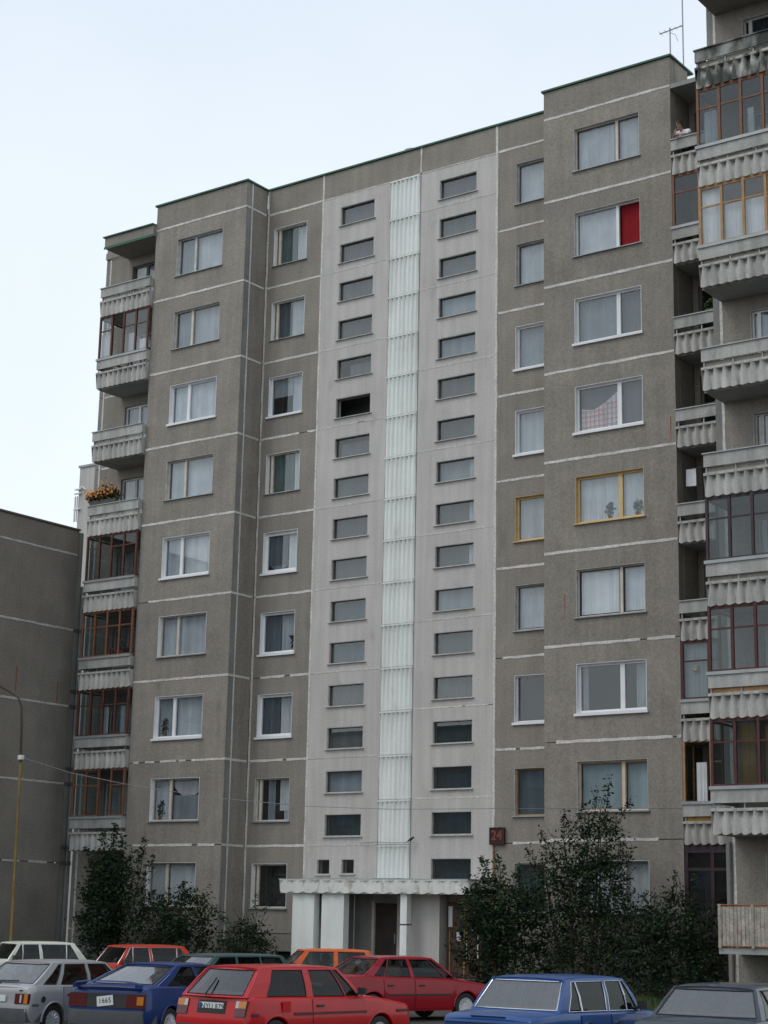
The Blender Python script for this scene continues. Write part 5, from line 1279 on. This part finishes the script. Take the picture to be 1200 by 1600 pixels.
lau.grid(rows); o = lau.obj('washing', M['shirt'], None, (7.03, -.85, 14.95), 60); tag(o, 'white cloth hanging to dry inside a dark open balcony', 'laundry')
b = MB(); b.tube([(6.93, -.85, 14.96), (9.4, -.85, 14.93)], .006, 4); tag(b.obj('washing_line', M['wire']), 'thin line carrying the white cloth on the open balcony', 'washing line')
b = MB(); b.lathe([(.005, -.03), (.07, -.05), (.11, 0), (.07, .05), (.005, .03)], 12); o = b.obj('hanging_ball', M['f_yellow'], None, (7.33, -1.13, 9.14), 60); tag(o, 'round yellow ornament hanging behind dark red balcony glazing', 'ornament')
ht = MB(); ht.tube([(0, 0, 0), (0, 0, .5)], .004, 4); ht.obj('string', M['wire'], o)

# bird on the chute edge
bd = empty('bird', (-2.93, -.16, 4.53), R(20), 'small black bird perched at the edge of the white strip', 'bird')
b = MB(); pts = [(-.10, 0, .03), (-.05, 0, .06), (0, 0, .085), (.05, 0, .12), (.08, 0, .145), (.105, 0, .14), (.13, 0, .13)]
b.tube(pts, [.008, .028, .042, .034, .026, .018, .003], 8); b.obj('body', M['feather'], bd, smooth=60)
b = MB(); b.hexa([(-.09, -.012, .035), (-.2, -.02, -.04), (-.2, .02, -.04), (-.09, .012, .035)], [(-.09, -.012, .045), (-.2, -.02, -.035), (-.2, .02, -.035), (-.09, .012, .045)]); b.obj('tail', M['feather'], bd)
for sgn in (1, -1):
    b = MB(); b.hexa([(.04, sgn*.035, .12), (-.11, sgn*.02, .02), (-.09, sgn*.035, .015), (.02, sgn*.046, .08)], [(.04, sgn*.028, .12), (-.11, sgn*.014, .02), (-.09, sgn*.028, .015), (.02, sgn*.036, .08)]); b.obj('wing', M['feather'], bd)
    b = MB(); b.tube([(0, sgn*.015, .05), (.005, sgn*.015, 0)], .004, 4); b.obj('leg', M['feather'], bd)
b = MB(); b.tube([(-4.95, -.10, 4.52), (-4.3, -.12, 4.55), (-3.6, -.14, 4.52), (-2.85, -.16, 4.53)], .010, 5); tag(b.obj('bracket_rod', M['wire']), 'thin dark rod fixed across the foot of the white strip', 'rod')

# ------------------------------------------------------------------ person leaning on the top balcony rail
def skin_body(name, verts, edges, radii, m, parent, sub=2, root=0):
    me = D.meshes.new(name); me.from_pydata(verts, edges, []); o = D.objects.new(name, me); COL.objects.link(o); o.parent = parent
    md = o.modifiers.new('skin', 'SKIN'); md.use_smooth_shade = True
    for i, v in enumerate(me.skin_vertices[0].data):
        r_ = radii[i]; v.radius = r_ if isinstance(r_, tuple) else (r_, r_); v.use_root = (i == root)
    sb = o.modifiers.new('sub', 'SUBSURF'); sb.levels = sub; sb.render_levels = sub
    bpy.context.view_layer.update()
    m2 = D.meshes.new_from_object(o.evaluated_get(bpy.context.evaluated_depsgraph_get())); o.modifiers.clear(); o.data = m2; m2.materials.clear(); m2.materials.append(m); m2.name = name
    for p in m2.polygons: p.use_smooth = True
    return o
FZ = J(9)-H-.03
pe = empty('person', (7.26, -.86, FZ), 0, 'person in a white short sleeved shirt leaning on the topmost balcony rail', 'person')
# body : pelvis, spine bent forward over the rail (toward -y), head turned to the left
V = [(0, .12, .88), (0, .02, 1.02), (0, -.10, 1.14), (0, -.20, 1.23), (-.03, -.27, 1.31), (-.05, -.32, 1.38), (-.07, -.36, 1.46), (-.075, -.37, 1.54),
     (.17, -.20, 1.24), (.24, -.32, 1.10), (.10, -.44, 1.07), (.02, -.47, 1.065),
     (-.17, -.22, 1.24), (-.26, -.36, 1.08), (-.17, -.45, 1.16), (-.11, -.455, 1.29),
     (.10, .12, .82), (.11, .05, .45), (.11, .10, .08), (.11, -.04, .04), (-.10, .12, .82), (-.11, .05, .45), (-.11, .10, .08), (-.11, -.04, .04)]
Ed = [(0, 1), (1, 2), (2, 3), (3, 4), (4, 5), (5, 6), (6, 7), (3, 8), (8, 9), (9, 10), (10, 11), (3, 12), (12, 13), (13, 14), (14, 15), (0, 16), (16, 17), (17, 18), (18, 19), (0, 20), (20, 21), (21, 22), (22, 23)]
Ra = [(.12, .09), (.11, .085), (.115, .085), (.085, .07), .05, .072, .092, .06, .05, .042, .034, .025, .05, .042, .034, .025, .08, .055, .04, .035, .08, .055, .04, .035]
skin_body('body', V, Ed, Ra, M['skin'], pe)
sh = skin_body('shirt', [(0, .12, .92), (0, .02, 1.02), (0, -.10, 1.14), (0, -.195, 1.225), (.17, -.20, 1.24), (.235, -.305, 1.125), (-.17, -.22, 1.24), (-.25, -.335, 1.12)], [(0, 1), (1, 2), (2, 3), (3, 4), (4, 5), (3, 6), (6, 7)], [(.18, .15), (.18, .15), (.20, .165), (.155, .13), .10, .082, .10, .082], M['shirt'], pe)
skin_body('trousers', [(0, .12, .90), (.10, .12, .80), (.11, .05, .45), (.11, .10, .12), (-.10, .12, .80), (-.11, .05, .45), (-.11, .10, .12)], [(0, 1), (1, 2), (2, 3), (0, 4), (4, 5), (5, 6)], [(.16, .13), .105, .075, .065, .105, .075, .065], M['trousers'], pe)
hr = MB(); rows = []
for i in range(6):
    th = math.pi*.52*i/5; rows.append([(-.072+.105*math.sin(th)*math.cos(a*math.pi/6), -.345+.115*math.sin(th)*math.sin(a*math.pi/6)+.01, 1.475+.135*math.cos(th)) for a in range(12)])
hr.grid(rows, True); hr.obj('hair', M['hair'], pe, smooth=70)
for dx_, dz_ in ((-.04, 0), (.035, 0)):
    b = MB(); b.lathe([(.002, -.008), (.010, 0), (.002, .008)], 8); e_ = b.obj('eye', M['ink'], pe); e_.location = (-.09+dx_, -.455, 1.48)
b = MB(); b.hexa([(-.105, -.475, 1.44), (-.075, -.475, 1.44), (-.083, -.462, 1.49), (-.097, -.462, 1.49)], [(-.105, -.44, 1.44), (-.075, -.44, 1.44), (-.083, -.44, 1.49), (-.097, -.44, 1.49)]); b.obj('nose', M['skin'], pe)
# hands : five bent fingers each, laid on the rail
def hand(px, py, pz, dirx, diry, nm):
    V_ = [(0, 0, 0), (.05, 0, .0), (.085, 0, .005)]; E_ = [(0, 1), (1, 2)]; R_ = [.022, (.030, .014), (.030, .013)]
    for k, (o_, l_) in enumerate(((-.030, .062), (-.010, .074), (.010, .070), (.030, .054))):
        i = len(V_); V_ += [(.095, o_, .002), (.095+l_*.5, o_*1.1, -.008), (.095+l_, o_*1.15, -.030)]; E_ += [(2, i), (i, i+1), (i+1, i+2)]; R_ += [.010, .009, .007]
    i = len(V_); V_ += [(.03, .035, -.004), (.06, .060, -.012), (.085, .068, -.02)]; E_ += [(0, i), (i, i+1), (i+1, i+2)]; R_ += [.012, .010, .008]
    h_ = skin_body(nm, V_, E_, R_, M['skin'], pe, 1); h_.location = (px, py, pz); h_.rotation_euler = (0, 0, math.atan2(diry, dirx))
hand(.02, -.47, 1.065, -.9, -.3, 'hand')
hand(-.11, -.455, 1.29, .3, .3, 'hand')
